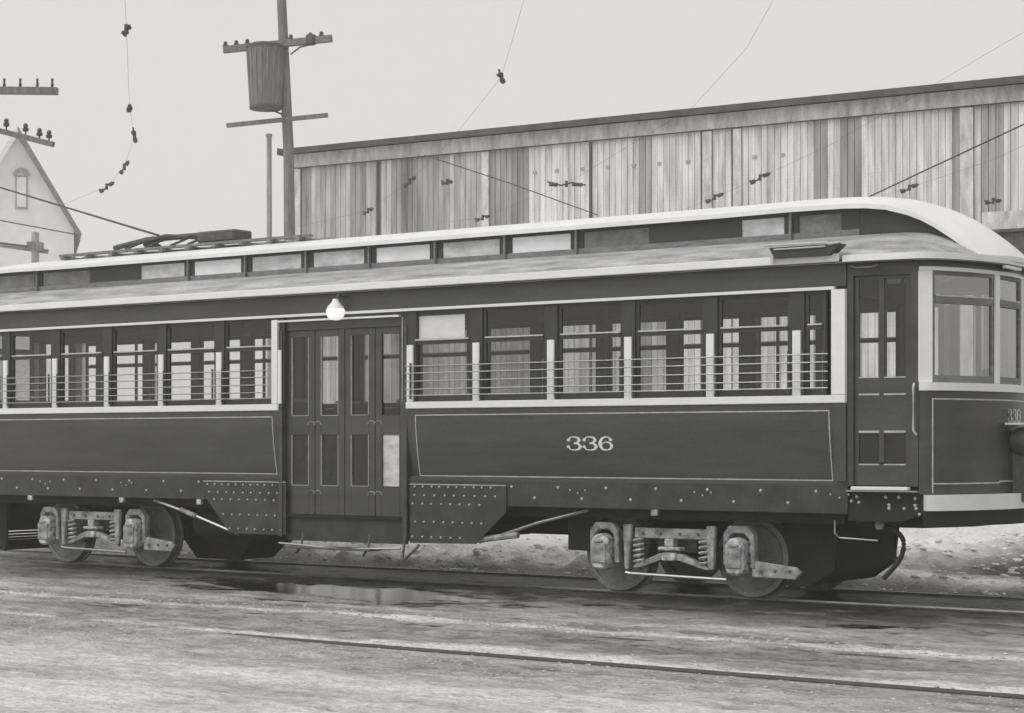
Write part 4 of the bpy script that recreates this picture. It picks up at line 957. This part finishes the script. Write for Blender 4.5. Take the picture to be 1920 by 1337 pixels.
wire([at(796, 291, 36), at(960, 345, 35), at(1120, 403, 34)], 0.011, 'pale stay wire slanting down across the barn boards', sag=0.0)
wire([at(-60, 402, 80), at(20, 417, 82), at(149, 441, 84.5)], 0.03, 'service wire running from left edge to the eave of the gabled house')
wire([at(-60, 448, 58), at(60, 463, 60)], 0.03, 'wire reaching the short distant pole from the left edge')

# ------------------------------------------------------------ loose snow lumps and sticks
def lumps(name, n, xr, yr, smin, smax, mat, label, seed, zoff=0.0):
    r = random.Random(seed); V = []; F = []
    for i in range(n):
        x = r.uniform(*xr); y = r.uniform(*yr); s = smin * (smax / smin) ** r.random()
        h = float(ground_fields(np.array([[x]]), np.array([[y]]))[0][0, 0])
        b_ = len(V)
        for q in range(5):
            for t in range(7):
                ph = math.pi * q / 4; thh = 2 * math.pi * t / 7
                k2 = s * r.uniform(0.5, 1.3); V.append((x + 1.5 * k2 * math.sin(ph) * math.cos(thh), y + k2 * math.sin(ph) * math.sin(thh), h + zoff + 0.5 * k2 * math.cos(ph)))
        for q in range(4):
            for t in range(7): F.append((b_ + q * 7 + t, b_ + q * 7 + (t + 1) % 7, b_ + q * 7 + 7 + (t + 1) % 7, b_ + q * 7 + 7 + t))
    m = bpy.data.meshes.new(name); m.from_pydata(V, [], F); m.materials.append(M[mat]); m.shade_smooth()
    o = bpy.data.objects.new(name, m); COL.objects.link(o); tag(o, label, 'snow', kind='stuff'); return o
lumps('snow_clod', 2600, (-13, 5), (2.3, 9), 0.012, 0.05, 'snow', 'loose snow clods on the bank behind the track', 5)
M['clod'] = pmat('grey_slush', 0.5, 0.6, 0.3, 12)
lumps('slush_clod', 1500, (-14, 4.5), (-3.5, -2.7), 0.006, 0.02, 'clod', 'crumbs of frozen slush along the ridge before the streetcar', 8)
lumps('slush_crumb', 1800, (-9, 4.5), (-6.2, -4.55), 0.005, 0.017, 'clod', 'crumbs of frozen slush beside the nearest rail', 9)
wb = at(45, 1010, 28)
m = MB()
for q in range(5): m.tube([(-11.9 + 0.05 * q, 2.8, 0.12), (-11.95 + 0.07 * q, 2.8 + 0.04 * q, 0.30), (-11.8 + 0.1 * q * (-1) ** q, 2.85, 0.34 + 0.03 * q)], 0.012, 5)
tag(m.build('dead_weed', 'pole', loc=(-11.8, 2.8, 0.1)), 'small dead weed poking from the snow left of the rear truck', 'weed')

# ------------------------------------------------------------ winter air
hz = MB().box(-1600, 1600, -1600, 1600, -1.5, 17).build('haze', 'snow', loc=(0, 0, -1.5))
hm = bpy.data.materials.new('thin_winter_haze'); hm.use_nodes = True; hn = hm.node_tree.nodes; hn.clear()
ho = hn.new('ShaderNodeOutputMaterial'); hv = hn.new('ShaderNodeVolumePrincipled'); hv.inputs['Density'].default_value = 0.0018; hv.inputs['Color'].default_value = (0.97, 0.96, 0.94, 1)
hm.node_tree.links.new(hv.outputs[0], ho.inputs['Volume']); hz.data.materials.clear(); hz.data.materials.append(hm)
hz['kind'] = 'stuff'; hz['label'] = 'thin pale winter haze filling the air'
